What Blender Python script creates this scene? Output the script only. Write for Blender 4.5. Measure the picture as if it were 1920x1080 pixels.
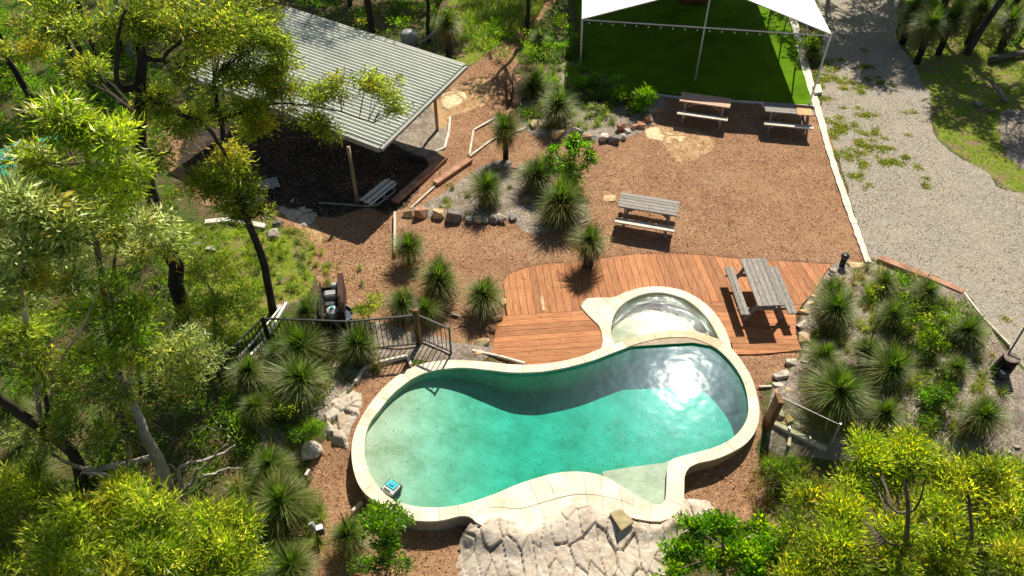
import bpy, bmesh, math, random
import numpy as np
from mathutils import Vector, Matrix
from mathutils.geometry import tessellate_polygon

for o in list(bpy.data.objects): bpy.data.objects.remove(o)
S = bpy.context.scene
COL = S.collection
R = math.radians
rng = np.random.default_rng(7)
random.seed(7)

# ------------------------------------------------------------------ camera, sky, sun
CAM_H, TILT, FOC = 14.5, R(43.0), 1464.0
cam = bpy.data.cameras.new('camera'); camo = bpy.data.objects.new('camera', cam); COL.objects.link(camo)
camo.location = (0, 0, CAM_H); camo.rotation_euler = (math.pi/2 - TILT, 0, 0)
cam.sensor_width = 36; cam.lens = 36*FOC/1920; cam.clip_end = 900; cam.clip_start = .1
S.camera = camo
SUN_DIR = Vector((.319, .948, 1.12)).normalized()          # towards the sun, as the pool's glint shows
elev = math.asin(SUN_DIR.z); azim = math.atan2(SUN_DIR.x, SUN_DIR.y)
w = bpy.data.worlds.new('World'); S.world = w; w.use_nodes = True
nt = w.node_tree; bg = nt.nodes['Background']
sky = nt.nodes.new('ShaderNodeTexSky'); sky.sky_type = 'NISHITA'; sky.sun_disc = False
sky.sun_elevation = elev; sky.sun_rotation = azim
nt.links.new(sky.outputs[0], bg.inputs[0]); bg.inputs[1].default_value = .05
sl = bpy.data.lights.new('sun', 'SUN'); sl.energy = 5.0; sl.angle = R(.53); sl.color = (1, .93, .80)
so = bpy.data.objects.new('sun', sl); COL.objects.link(so)
so.rotation_euler = SUN_DIR.to_track_quat('Z', 'Y').to_euler(); so.location = (10, 30, 40)
S.view_settings.view_transform = 'Standard'; S.view_settings.look = 'None'
S.view_settings.gamma = 1; S.view_settings.use_curve_mapping = False
S.view_settings.exposure = .58
S.render.engine = 'CYCLES'
S.cycles.max_bounces = 6; S.cycles.transparent_max_bounces = 10

# ------------------------------------------------------------------ geometry helpers
CT, ST = math.cos(TILT), math.sin(TILT)
def smooth(t):
    t = np.clip(t, 0, 1); return t*t*(3-2*t)
def hfun(x, y):
    """height of the bush block's ground: level yard, lower below the pool, falling away to the left"""
    x = np.asarray(x, float); y = np.asarray(y, float)
    h = -.42*smooth((11.6-y)/2.2)
    x0 = -5.2 - 5.5*smooth((y-11)/9)
    d = np.maximum(0, x0-x)
    h = h - .14*d*smooth(d/3)
    h = h - .2*np.maximum(0, 7-y)*.5
    d2 = np.maximum(0, x-16)
    return np.maximum(h, -6.0) + .02*np.minimum(d2, 30)
def ray(px, py):
    u, v = (px-960)/FOC, (py-540)/FOC
    return u, CT - v*ST, -ST - v*CT
def G(px, py, z=None, dz=0.0):
    """pixel of the photograph -> point on the ground (or on the level z)"""
    dx, dy, dzz = ray(px, py)
    zz = 0.0 if z is None else z
    for _ in range(12 if z is None else 1):
        t = (zz-CAM_H)/dzz
        x, y = dx*t, dy*t
        if z is None: zz = float(hfun(x, y))
    return Vector((x, y, zz+dz))
def W(px, py, y):
    """pixel -> point standing at forward distance y"""
    dx, dy, dzz = ray(px, py); t = y/dy
    return Vector((dx*t, y, CAM_H+dzz*t))
def ppm(px, py):
    p = G(px, py); return FOC/(p.y*CT + (CAM_H-p.z)*ST)
def G2(L, z=0.0): return np.array([G(a, b, z)[:2] for a, b in L])

def link(o, parent=None):
    COL.objects.link(o)
    if parent is not None: o.parent = parent
    return o
def tag(o, label=None, cat=None, group=None, kind=None):
    if label: o['label'] = label
    if cat: o['category'] = cat
    if group: o['group'] = group
    if kind: o['kind'] = kind
    return o
def empty(name, loc=(0, 0, 0), rz=0.0, label=None, cat=None, group=None):
    o = bpy.data.objects.new(name, None); o.location = loc; o.rotation_euler = (0, 0, rz)
    link(o); return tag(o, label, cat, group)
def mesh_np(name, V, F, mat=None, smoothf=False, col=None, attrs=None, mi=None):
    V = np.asarray(V, np.float32); F = np.asarray(F, np.int32)
    me = bpy.data.meshes.new(name); k = F.shape[1]
    me.vertices.add(len(V)); me.vertices.foreach_set('co', V.ravel())
    me.loops.add(F.size); me.loops.foreach_set('vertex_index', F.ravel())
    me.polygons.add(len(F)); me.polygons.foreach_set('loop_start', np.arange(0, F.size, k, dtype=np.int32))
    me.update(calc_edges=True)
    if smoothf: me.polygons.foreach_set('use_smooth', np.ones(len(F), bool))
    if col is not None:
        a = me.color_attributes.new('tint', 'FLOAT_COLOR', 'POINT')
        c = np.ones((len(V), 4), np.float32); c[:, :3] = col; a.data.foreach_set('color', c.ravel())
    if attrs:
        for k2, v in attrs.items():
            a = me.color_attributes.new(k2, 'FLOAT_COLOR', 'POINT'); a.data.foreach_set('color', np.asarray(v, np.float32).ravel())
    if mat: me.materials.append(mat)
    return me
def obj(name, me, parent=None):
    return link(bpy.data.objects.new(name, me), parent)
def mesh_py(name, V, F, mat=None, smoothf=False):
    me = bpy.data.meshes.new(name); me.from_pydata([tuple(v) for v in V], [], F); me.update()
    if mat: me.materials.append(mat)
    if smoothf: me.polygons.foreach_set('use_smooth', [True]*len(me.polygons))
    return me

class MB:
    """collects boxes, prisms and tubes, then links them as one mesh object"""
    def __init__(s): s.V = []; s.F = []
    def add(s, V, F):
        n = len(s.V); s.V += [tuple(v) for v in V]; s.F += [tuple(i+n for i in f) for f in F]; return s
    def box(s, c, d, rz=0, M=None, bev=0.0):
        hx, hy, hz = d[0]/2, d[1]/2, d[2]/2
        if bev:
            bm = bmesh.new(); bmesh.ops.create_cube(bm, size=1)
            for v in bm.verts: v.co = Vector((v.co.x*d[0], v.co.y*d[1], v.co.z*d[2]))
            bmesh.ops.bevel(bm, geom=bm.edges[:], offset=bev, segments=1, affect='EDGES', profile=.5)
            V = [v.co.copy() for v in bm.verts]; F = [[v.index for v in f.verts] for f in bm.faces]; bm.free()
        else:
            V = [Vector((a*hx, b*hy, e*hz)) for a in (-1, 1) for b in (-1, 1) for e in (-1, 1)]
            F = [(0, 1, 3, 2), (4, 6, 7, 5), (0, 4, 5, 1), (2, 3, 7, 6), (0, 2, 6, 4), (1, 5, 7, 3)]
        m = M if M is not None else Matrix.Rotation(rz, 3, 'Z')
        c = Vector(c)
        return s.add([m @ v + c for v in V], F)
    def beam(s, a, b, w, h, bev=0.0):
        """a bar from a to b, w wide, h high (h upright)"""
        a, b = Vector(a), Vector(b); d = b-a; L = d.length; x = d.normalized()
        up = Vector((0, 0, 1)) if abs(x.z) < .95 else Vector((0, 1, 0))
        y = up.cross(x).normalized(); z = x.cross(y)
        m = Matrix((x, y, z)).transposed()
        return s.box((a+b)/2, (L, w, h), M=m, bev=bev)
    def tube(s, pts, rad, n=6, cap=True):
        pts = [Vector(p) for p in pts]
        if not hasattr(rad, '__len__'): rad = [rad]*len(pts)
        V = []; F = []
        ref = Vector((.3, .9, .2)).normalized()
        for i, p in enumerate(pts):
            t = (pts[min(i+1, len(pts)-1)]-pts[max(i-1, 0)])
            t = t.normalized() if t.length > 1e-6 else Vector((0, 0, 1))
            a = t.cross(ref)
            if a.length < .1: a = t.cross(Vector((1, 0, 0)))
            a.normalize(); b = t.cross(a)
            for k in range(n):
                an = 2*math.pi*k/n
                V.append(p+(a*math.cos(an)+b*math.sin(an))*rad[i])
        for i in range(len(pts)-1):
            for k in range(n):
                F.append((i*n+k, i*n+(k+1) % n, (i+1)*n+(k+1) % n, (i+1)*n+k))
        if cap: F.append(tuple(range(n))[::-1]); F.append(tuple((len(pts)-1)*n+k for k in range(n)))
        return s.add(V, F)
    def prism(s, poly, z0, z1):
        """poly: list of (x,y); z0,z1 numbers or per-point lists"""
        n = len(poly)
        za = z0 if hasattr(z0, '__len__') else [z0]*n; zb = z1 if hasattr(z1, '__len__') else [z1]*n
        ar = sum(poly[i][0]*poly[(i+1) % n][1]-poly[(i+1) % n][0]*poly[i][1] for i in range(n))
        idx = list(range(n)) if ar > 0 else list(range(n))[::-1]
        V = [(poly[i][0], poly[i][1], zb[i]) for i in idx]+[(poly[i][0], poly[i][1], za[i]) for i in idx]
        F = [tuple(range(n)), tuple(range(n, 2*n))[::-1]]+[(i, n+i, n+(i+1) % n, (i+1) % n) for i in range(n)]
        return s.add(V, F)
    def build(s, name, mat, parent=None, sm=False):
        return obj(name, mesh_py(name, s.V, s.F, mat, sm), parent)

def catmull(P, closed=True, sub=6):
    P = np.asarray(P, float); n = len(P); out = []
    for i in range(n if closed else n-1):
        if closed: a, b, c, d = P[(i-1) % n], P[i], P[(i+1) % n], P[(i+2) % n]
        else: a, b, c, d = P[max(i-1, 0)], P[i], P[i+1], P[min(i+2, n-1)]
        for k in range(sub):
            t = k/sub
            out.append(.5*((2*b)+(-a+c)*t+(2*a-5*b+4*c-d)*t*t+(-a+3*b-3*c+d)*t**3))
    if not closed: out.append(P[-1])
    return np.array(out)
def inside(poly, X, Y):
    x0, y0 = poly[-1]; r = np.zeros(X.shape, bool)
    for x1, y1 in poly:
        c = ((y1 > Y) != (y0 > Y)) & (X < (x0-x1)*(Y-y1)/(y0-y1+1e-12)+x1)
        r ^= c; x0, y0 = x1, y1
    return r
def sdf(poly, X, Y):
    """signed distance, positive inside"""
    d = np.full(X.shape, 1e9); x0, y0 = poly[-1]
    for x1, y1 in poly:
        ex, ey = x1-x0, y1-y0; L = ex*ex+ey*ey+1e-12
        t = np.clip(((X-x0)*ex+(Y-y0)*ey)/L, 0, 1)
        d = np.minimum(d, (X-x0-t*ex)**2+(Y-y0-t*ey)**2); x0, y0 = x1, y1
    d = np.sqrt(d); return np.where(inside(poly, X, Y), d, -d)
def vnoise(X, Y, s, seed=0):
    """smooth value noise 0..1"""
    g = np.random.default_rng(seed).random((257, 257))
    x, y = X/s+1000, Y/s+1000; i, j = np.floor(x).astype(int), np.floor(y).astype(int)
    u, v = x-i, y-j; u = u*u*(3-2*u); v = v*v*(3-2*v); i %= 256; j %= 256
    return (g[i, j]*(1-u)+g[i+1, j]*u)*(1-v)+(g[i, j+1]*(1-u)+g[i+1, j+1]*u)*v
def fbm(X, Y, s, seed=0, o=4):
    r = 0; a = .5
    for k in range(o): r = r+a*vnoise(X, Y, s/2**k, seed+k); a *= .5
    return r/(1-.5**o)
def clip_half(poly, p, n):
    """part of poly where (q-p).n >= 0"""
    out = []; m = len(poly)
    for i in range(m):
        a, b = poly[i], poly[(i+1) % m]
        da = (a[0]-p[0])*n[0]+(a[1]-p[1])*n[1]; db = (b[0]-p[0])*n[0]+(b[1]-p[1])*n[1]
        if da >= 0: out.append(a)
        if (da >= 0) != (db >= 0):
            t = da/(da-db); out.append((a[0]+(b[0]-a[0])*t, a[1]+(b[1]-a[1])*t))
    return out

# ------------------------------------------------------------------ materials
def newmat(name):
    m = bpy.data.materials.new(name); m.use_nodes = True
    t = m.node_tree; t.nodes.clear()
    out = t.nodes.new('ShaderNodeOutputMaterial')
    return m, t, out
def N(t, typ, **k):
    n = t.nodes.new(typ)
    for a, b in k.items():
        if a.startswith('i_'):
            key = a[2:]; key = int(key) if key.isdigit() else key.replace('_', ' ')
            n.inputs[key].default_value = b
        else: setattr(n, a, b)
    return n
def ramp(t, fac, stops, interp='LINEAR'):
    r = t.nodes.new('ShaderNodeValToRGB'); r.color_ramp.interpolation = interp
    e = r.color_ramp.elements
    while len(e) > 1: e.remove(e[0])
    e[0].position = stops[0][0]; e[0].color = (*stops[0][1], 1)
    for p, c in stops[1:]:
        k = e.new(p); k.color = (*c, 1)
    t.links.new(fac, r.inputs[0]); return r.outputs[0]
def mixc(t, fac, a, b, mode='MIX'):
    n = t.nodes.new('ShaderNodeMix'); n.data_type = 'RGBA'; n.blend_type = mode
    for s, v in ((n.inputs[0], fac), (n.inputs[6], a), (n.inputs[7], b)):
        if hasattr(v, 'links') or hasattr(v, 'is_linked'): t.links.new(v, s)
        elif hasattr(v, '__len__'): s.default_value = (*v, 1)
        else: s.default_value = v
    return n.outputs[2]
def math_(t, op, a, b=None, clamp=False):
    n = t.nodes.new('ShaderNodeMath'); n.operation = op; n.use_clamp = clamp
    for i, v in enumerate((a, b)):
        if v is None: continue
        if hasattr(v, 'is_linked'): t.links.new(v, n.inputs[i])
        else: n.inputs[i].default_value = v
    return n.outputs[0]
def noise(t, vec, scale, detail=4, rough=.6, out='Fac'):
    n = N(t, 'ShaderNodeTexNoise', i_Scale=scale, i_Detail=detail, i_Roughness=rough)
    t.links.new(vec, n.inputs['Vector']); return n.outputs[out]
def voro(t, vec, scale, out='Color', feature='F1'):
    n = N(t, 'ShaderNodeTexVoronoi', i_Scale=scale, feature=feature)
    t.links.new(vec, n.inputs['Vector']); return n.outputs[out]
def pos(t, scale=None, obj_space=False):
    if obj_space: v = t.nodes.new('ShaderNodeTexCoord').outputs['Object']
    else: v = t.nodes.new('ShaderNodeNewGeometry').outputs['Position']
    if scale:
        m = t.nodes.new('ShaderNodeMapping'); m.inputs['Scale'].default_value = scale
        t.links.new(v, m.inputs[0]); v = m.outputs[0]
    return v
def bump(t, h, strength=.5, dist=.02, normal=None):
    b = N(t, 'ShaderNodeBump', i_Strength=strength, i_Distance=dist); t.links.new(h, b.inputs['Height'])
    if normal is not None: t.links.new(normal, b.inputs['Normal'])
    return b.outputs[0]
def pbsdf(t, out, color, rough=.8, normal=None, spec=.3, metal=0, **k):
    p = t.nodes.new('ShaderNodeBsdfPrincipled')
    for s, v in (('Base Color', color), ('Roughness', rough), ('Metallic', metal), ('Specular IOR Level', spec)):
        if hasattr(v, 'is_linked'): t.links.new(v, p.inputs[s])
        elif hasattr(v, '__len__'): p.inputs[s].default_value = (*v, 1)
        else: p.inputs[s].default_value = v
    if normal is not None: t.links.new(normal, p.inputs['Normal'])
    for a, b in k.items(): p.inputs[a.replace('_', ' ')].default_value = b
    t.links.new(p.outputs[0], out.inputs[0]); return p

def mat_var(name, stops, scale=6, rough=.8, bstr=.4, bdist=.01, bscale=None, aniso=None, rnd=.25, detail=5, spec=.3, osp=False, speck=0, metal=0):
    m, t, out = newmat(name)
    v = pos(t, aniso, osp)
    f = noise(t, v, scale, detail, .65)
    c = ramp(t, f, stops)
    if rnd:
        oi = t.nodes.new('ShaderNodeObjectInfo').outputs['Random']
        br = math_(t, 'MULTIPLY_ADD', oi, rnd*2); 
        t.nodes[-1].inputs[2].default_value = 1-rnd
        c = mixc(t, 1.0, c, (1, 1, 1), 'MULTIPLY')
        hs = t.nodes.new('ShaderNodeHueSaturation'); t.links.new(c, hs.inputs['Color']); t.links.new(br, hs.inputs['Value']); c = hs.outputs[0]
    f2 = noise(t, v, bscale or scale*6, 4, .7)
    if speck: c = mixc(t, math_(t, 'MULTIPLY', ramp(t, f2, [(.45, (0, 0, 0)), (.7, (1, 1, 1))]), speck), c, (.03, .025, .02))
    pbsdf(t, out, c, rough, bump(t, f2, bstr, bdist), spec, metal)
    return m
def k3(*a): return [(.3, a[0]), (.5, a[1]), (.7, a[2])]

def mat_leaf(name, trans=.52, rough=.4, spec=.35):
    """foliage: tint attribute holds each leaf's own colour"""
    m, t, out = newmat(name)
    a = N(t, 'ShaderNodeVertexColor', layer_name='tint').outputs[0]
    p = pbsdf(t, out, a, rough, None, spec)
    tr = t.nodes.new('ShaderNodeBsdfTranslucent')
    hs = N(t, 'ShaderNodeHueSaturation', i_Saturation=1.08, i_Value=3.1); t.links.new(a, hs.inputs['Color'])
    t.links.new(hs.outputs[0], tr.inputs[0])
    mx = N(t, 'ShaderNodeMixShader', i_0=trans)
    t.links.new(p.outputs[0], mx.inputs[1]); t.links.new(tr.outputs[0], mx.inputs[2]); t.links.new(mx.outputs[0], out.inputs[0])
    return m

M = {}
M['leaf'] = mat_leaf('leaf_gum')
M['blade'] = mat_leaf('leaf_blade', .35, .5, .35)
M['dryblade'] = mat_leaf('leaf_dry', .15, .7, .2)
M['bark_dark'] = mat_var('bark_dark', k3((.018, .014, .011), (.045, .034, .026), (.09, .07, .055)), 5, .9, .9, .03, 22, (1, 1, .25))
M['bark_pale'] = mat_var('bark_pale', k3((.16, .13, .11), (.36, .31, .27), (.52, .47, .42)), 4, .8, .6, .02, 20, (1, 1, .4), speck=.5)
M['bark_mid'] = mat_var('bark_mid', k3((.07, .05, .04), (.15, .115, .09), (.26, .21, .17)), 5, .85, .7, .02, 22, (1, 1, .3))
M['char'] = mat_var('charred_trunk', k3((.008, .007, .006), (.02, .017, .014), (.05, .04, .03)), 12, .95, 1, .03, 40)
M['sand_yel'] = mat_var('rock_sandstone_yellow', k3((.36, .22, .10), (.58, .42, .22), (.72, .60, .40)), 5, .85, .7, .02, 25, rnd=.2)
M['sand_red'] = mat_var('rock_sandstone_red', k3((.20, .085, .05), (.40, .20, .12), (.55, .36, .24)), 5, .85, .7, .02, 25, rnd=.2)
M['rock_pale'] = mat_var('rock_pale', k3((.30, .25, .20), (.56, .49, .41), (.72, .66, .57)), 5, .85, .8, .02, 25, rnd=.18, speck=.35)
M['rock_grey'] = mat_var('rock_grey', k3((.10, .085, .075), (.24, .21, .18), (.42, .37, .32)), 4, .85, .8, .02, 25, rnd=.2, speck=.3)
M['white'] = mat_var('painted_white_steel', k3((.70, .68, .62), (.80, .78, .72), (.84, .82, .77)), 3, .45, .05, .002, rnd=0, spec=.5)
M['fabric'] = mat_var('white_shade_fabric', k3((.78, .78, .72), (.83, .83, .78), (.86, .86, .82)), 2, .8, .1, .004, 60, rnd=0)
M['turf'] = mat_var('synthetic_turf', k3((.055, .13, .003), (.085, .185, .004), (.12, .24, .006)), .8, .95, .8, .01, 160, rnd=0, spec=.05)
M['kerb'] = mat_var('pale_concrete', k3((.50, .46, .38), (.66, .61, .50), (.75, .71, .60)), 5, .85, .4, .01, 40, rnd=.08, speck=.15)
M['coping'] = mat_var('cream_coping', k3((.58, .475, .34), (.72, .625, .475), (.79, .70, .55)), 2.2, .75, .2, .003, 40, rnd=.10, speck=.12)
M['coping_or'] = mat_var('terracotta_coping', k3((.60, .38, .22), (.66, .45, .28), (.74, .56, .38)), 4, .7, .15, .003, 60, rnd=.1)
M['grout'] = mat_var('grout', k3((.30, .24, .17), (.38, .31, .22), (.44, .37, .28)), 8, .9, .3, .003, rnd=0)
M['sleeper'] = mat_var('timber_sleeper', k3((.26, .12, .07), (.44, .23, .14), (.55, .33, .22)), 3, .8, .5, .006, 20, rnd=.15)
M['timber_grey'] = mat_var('weathered_timber', k3((.14, .12, .105), (.31, .28, .25), (.48, .445, .40)), 3.5, .85, .8, .008, 9, (3, 14, 3), rnd=.22, osp=True, speck=.5)
M['timber_tan'] = mat_var('tan_timber', k3((.40, .24, .16), (.52, .33, .23), (.60, .42, .30)), 3, .7, .3, .004, 12, (2, 14, 2), rnd=.08, osp=True)
M['timber_sunlit'] = mat_var('sunlit_table_end', k3((.40, .17, .04), (.52, .25, .07), (.6, .32, .1)), 3, .6, .2, .004, 12, rnd=.05)  # sunlight on grey table timber, given as an orange colour
M['timber_pale'] = mat_var('pale_timber', k3((.42, .36, .28), (.60, .53, .43), (.70, .64, .54)), 3, .8, .4, .004, 12, rnd=.08)
M['post'] = mat_var('treated_post', k3((.20, .15, .08), (.32, .25, .15), (.42, .34, .22)), 4, .8, .4, .006, 14, (1, 1, .3), rnd=.1)
M['post_brown'] = mat_var('brown_hardwood', k3((.10, .045, .015), (.19, .09, .03), (.28, .14, .05)), 4, .7, .4, .006, 14, (1, 1, .3), rnd=.1)
for nm, an in (('deck_a', (22, 1.6, 4)), ('deck_b', (1.6, 22, 4))):
    M[nm] = mat_var('decking_'+nm[-1], k3((.25, .09, .032), (.385, .155, .058), (.50, .24, .105)), 1.3, .7, .35, .003, 3.2, an, rnd=.2, spec=.2)
M['roof'] = mat_var('roof_steel', k3((.50, .52, .46), (.58, .60, .53), (.64, .66, .58)), .8, .42, .05, .003, rnd=.03, spec=.5)
M['flash'] = mat_var('roof_flashing', k3((.20, .20, .17), (.27, .27, .23), (.33, .33, .29)), 2, .5, .05, .003, rnd=.03, spec=.5)
M['black'] = mat_var('black_powdercoat', k3((.012, .012, .012), (.02, .02, .02), (.03, .03, .03)), 6, .4, .05, .002, rnd=0, spec=.5)
M['darkgrey'] = mat_var('dark_grey_plastic', k3((.03, .03, .032), (.05, .05, .052), (.07, .07, .07)), 6, .5, .1, .002, rnd=0)
M['grey'] = mat_var('grey_metal', k3((.22, .22, .22), (.32, .32, .32), (.42, .42, .42)), 6, .5, .1, .002, rnd=.1)
M['steel'] = mat_var('galvanised_steel', k3((.40, .40, .40), (.52, .52, .51), (.6, .6, .59)), 8, .35, .1, .002, rnd=.05, metal=.6)
M['plastic_w'] = mat_var('white_plastic', k3((.66, .66, .64), (.74, .74, .72), (.8, .8, .78)), 6, .4, .05, .002, rnd=0, spec=.5)
M['plastic_b'] = mat_var('blue_plastic', k3((.02, .25, .40), (.03, .36, .52), (.05, .46, .6)), 6, .35, .05, .002, rnd=0, spec=.5)
M['plastic_t'] = mat_var('turquoise_plastic', k3((.02, .36, .38), (.03, .48, .50), (.08, .6, .6)), 6, .35, .05, .002, rnd=0, spec=.5)
M['green_tarp'] = mat_var('green_tarp', k3((.01, .16, .11), (.015, .24, .17), (.03, .32, .23)), 3, .6, .3, .01, 12, rnd=.1)
M['red_brown'] = mat_var('red_brown', k3((.12, .03, .02), (.2, .06, .03), (.28, .1, .05)), 4, .7, .2, .004, rnd=.1)
# ------------------------------------------------------------------ outlines traced on the level of the pool deck
POOL_IN = [(660+0,853)]
POOL_IN = [(684,853),(685,820),(693,795),(711,770),(733,743),(757,722),(780,707),(815,695),(865,690),(913,694),(960,699),(1010,698),(1060,690),(1110,677),(1147,663),(1193,646),(1227,637),(1260,633),(1293,634),(1320,642),(1345,655),(1368,677),(1388,705),(1399,735),(1403,770),(1395,797),(1373,822),(1343,838),(1310,848),(1275,857),(1260,862),(1252,874),(1250,895),(1249,920),(1246,940),(1237,947),(1221,945),(1193,930),(1160,909),(1133,894),(1105,887),(1073,885),(1037,889),(993,901),(960,913),(925,928),(880,943),(840,951),(797,952),(760,946),(733,935),(710,914),(693,887)]
POOL_OUT = [(659,853),(663,817),(677,783),(699,750),(727,719),(763,693),(800,680),(847,675),(913,678),(960,683),(1010,683),(1053,677),(1093,667),(1122,655),(1150,646),(1200,629),(1243,621),(1280,620),(1312,624),(1348,637),(1374,656),(1393,680),(1410,710),(1420,745),(1424,775),(1418,805),(1400,830),(1372,848),(1340,861),(1310,868),(1292,877),(1284,893),(1283,915),(1281,943),(1271,962),(1254,973),(1233,978),(1207,975),(1180,970),(1150,972),(1100,972),(1050,985),(1000,1000),(960,1004),(925,992),(897,982),(888,974),(877,968),(860,968),(832,975),(797,977),(763,972),(733,957),(703,940),(680,920),(666,893)]
SPA_IN = [(1152,646),(1146,630),(1147,606),(1155,585),(1173,567),(1200,554),(1230,549),(1260,553),(1287,563),(1313,583),(1333,607),(1347,634),(1310,622),(1277,618),(1243,621),(1200,630),(1173,638)]
SPA_IN_ARC = [(1152,648),(1146,630),(1147,606),(1155,585),(1173,567),(1200,554),(1230,549),(1260,553),(1287,563),(1313,583),(1333,607),(1349,638)]
SPA_OUT_ARC = [(1127,655),(1130,636),(1121,607),(1094,583),(1089,569),(1098,560),(1118,557),(1147,558),(1173,548),(1200,540),(1233,537),(1267,541),(1297,552),(1327,573),(1350,600),(1364,627),(1372,655)]
DECK = [(952,515),(987,502),(1027,495),(1077,492),(1127,485),(1193,477),(1253,475),(1327,479),(1387,486),(1460,489),(1560,496),(1548,510),(1528,545),(1506,568),(1492,590),(1492,625),(1503,656),(1440,662),(1380,665),(1330,655),(1250,640),(1160,655),(1060,682),(1000,684),(960,680),(914,664),(924,655),(930,610),(945,590),(948,560),(944,530)]
pool_in = catmull(G2(POOL_IN, .03)); pool_out = catmull(G2(POOL_OUT, .05), sub=8)
spa_poly = catmull(G2(SPA_IN, .03), sub=5); spa_out_poly = catmull(G2(SPA_OUT_ARC+[(1250,640)], .05))
deck_poly = G2(DECK, .02)

MULCH = [(820,420),(700,470),(640,520),(560,560),(600,600),(660,580),(720,520),(760,560),(830,600),(900,640),(925,650),(960,690),(800,690),(700,700),(620,760),(560,860),(560,930),(600,960),(580,1040),(640,1100),(1000,1100),(1240,1000),(1500,1000),(1480,880),(1420,860),(1430,760),(1490,690),(1500,640),(1560,500),(1625,492),(1600,420),(1570,310),(1537,215),(1520,200),(1240,180),(1215,225),(1160,270),(1060,265),(1000,230),(985,250),(930,310),(860,360),(760,400)]
MULCH = [(560,450),(600,470),(590,520),(600,570),(560,590),(660,600),(860,640),(925,650),(960,690),(800,690),(740,670),(680,700),(640,770),(580,850),(560,930),(570,960),(590,1000),(600,1100),(980,1120),(1100,960),(1290,930),(1420,1000),(1490,1000),(1450,930),(1420,860),(1424,780),(1440,735),(1490,690),(1500,640),(1480,590),(1560,500),(1625,495),(1602,420),(1574,310),(1540,215),(1524,195),(1240,178),(1200,230),(1060,250),(1000,240),(960,160),(970,100),(1010,40),(1060,-30),(1000,-30),(960,60),(900,110),(870,130),(700,200),(300,230),(380,380),(500,380),(520,420)]
GRAVEL = [(1540,-60),(1545,60),(1535,150),(1543,225),(1567,285),(1592,365),(1617,445),(1640,487),(1700,500),(1805,545),(1850,600),(1890,650),(1960,720),(2300,900),(2400,400),(1920,365),(1860,325),(1800,295),(1750,250),(1745,190),(1720,130),(1680,70),(1690,0),(1700,-60)]
BEDS = [
 [(1560,498),(1600,492),(1640,492),(1700,505),(1805,555),(1885,655),(1960,740),(2100,900),(1940,960),(1700,860),(1560,850),(1445,830),(1440,740),(1470,700),(1500,660),(1493,600),(1520,560)],
 [(760,400),(830,365),(925,300),(985,315),(1030,350),(1090,370),(1100,420),(1000,440),(960,415),(880,415)],
 [(985,250),(975,190),(1000,140),(1060,120),(1095,130),(1230,175),(1240,215),(1170,265),(1060,262)],
 [(660,600),(860,640),(925,650),(900,680),(800,680),(740,670),(690,690),(560,840),(470,860),(500,780),(600,720)],
]
BEDS.append([(690,225),(800,195),(838,235),(832,285),(795,308),(670,262)])  # sunlit part of the shed floor, its lighter tone put into the colour
BEDS.append([(1870,215),(1960,225),(2100,330),(1960,335),(1895,300)])
GRASS = [
 [(1690,70),(1735,180),(1755,250),(1810,300),(1870,330),(1920,365),(2300,500),(2500,100),(1950,-60),(1720,-60)],
 [(300,430),(480,420),(560,430),(600,470),(590,520),(560,560),(500,590),(420,620),(330,560)],
 [(860,-40),(1040,-40),(1020,30),(960,80),(900,110),(860,100)],
 [(430,600),(640,620),(660,690),(600,740),(420,740)],
]
TURF = [(1215,172),(1528,197),(1500,110),(1476,30),(1460,-20),(1440,-120),(1060,-120),(1080,0),(1090,130)]
SHADE_SOIL = [(330,250),(470,215),(600,235),(680,262),(800,300),(750,385),(660,400),(560,395),(480,370),(370,350)]  # brown shed floor, outlined along the roof's cast shadow and darkened as shade
def zone_w(poly_px, X, Y, soft=.25, jit=.35, seed=3):
    P = catmull(G2(poly_px, 0), sub=3)
    s = sdf(P, X, Y) + (fbm(X, Y, 1.1, seed, 3)-.5)*jit
    return smooth(s/soft+.5)

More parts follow.
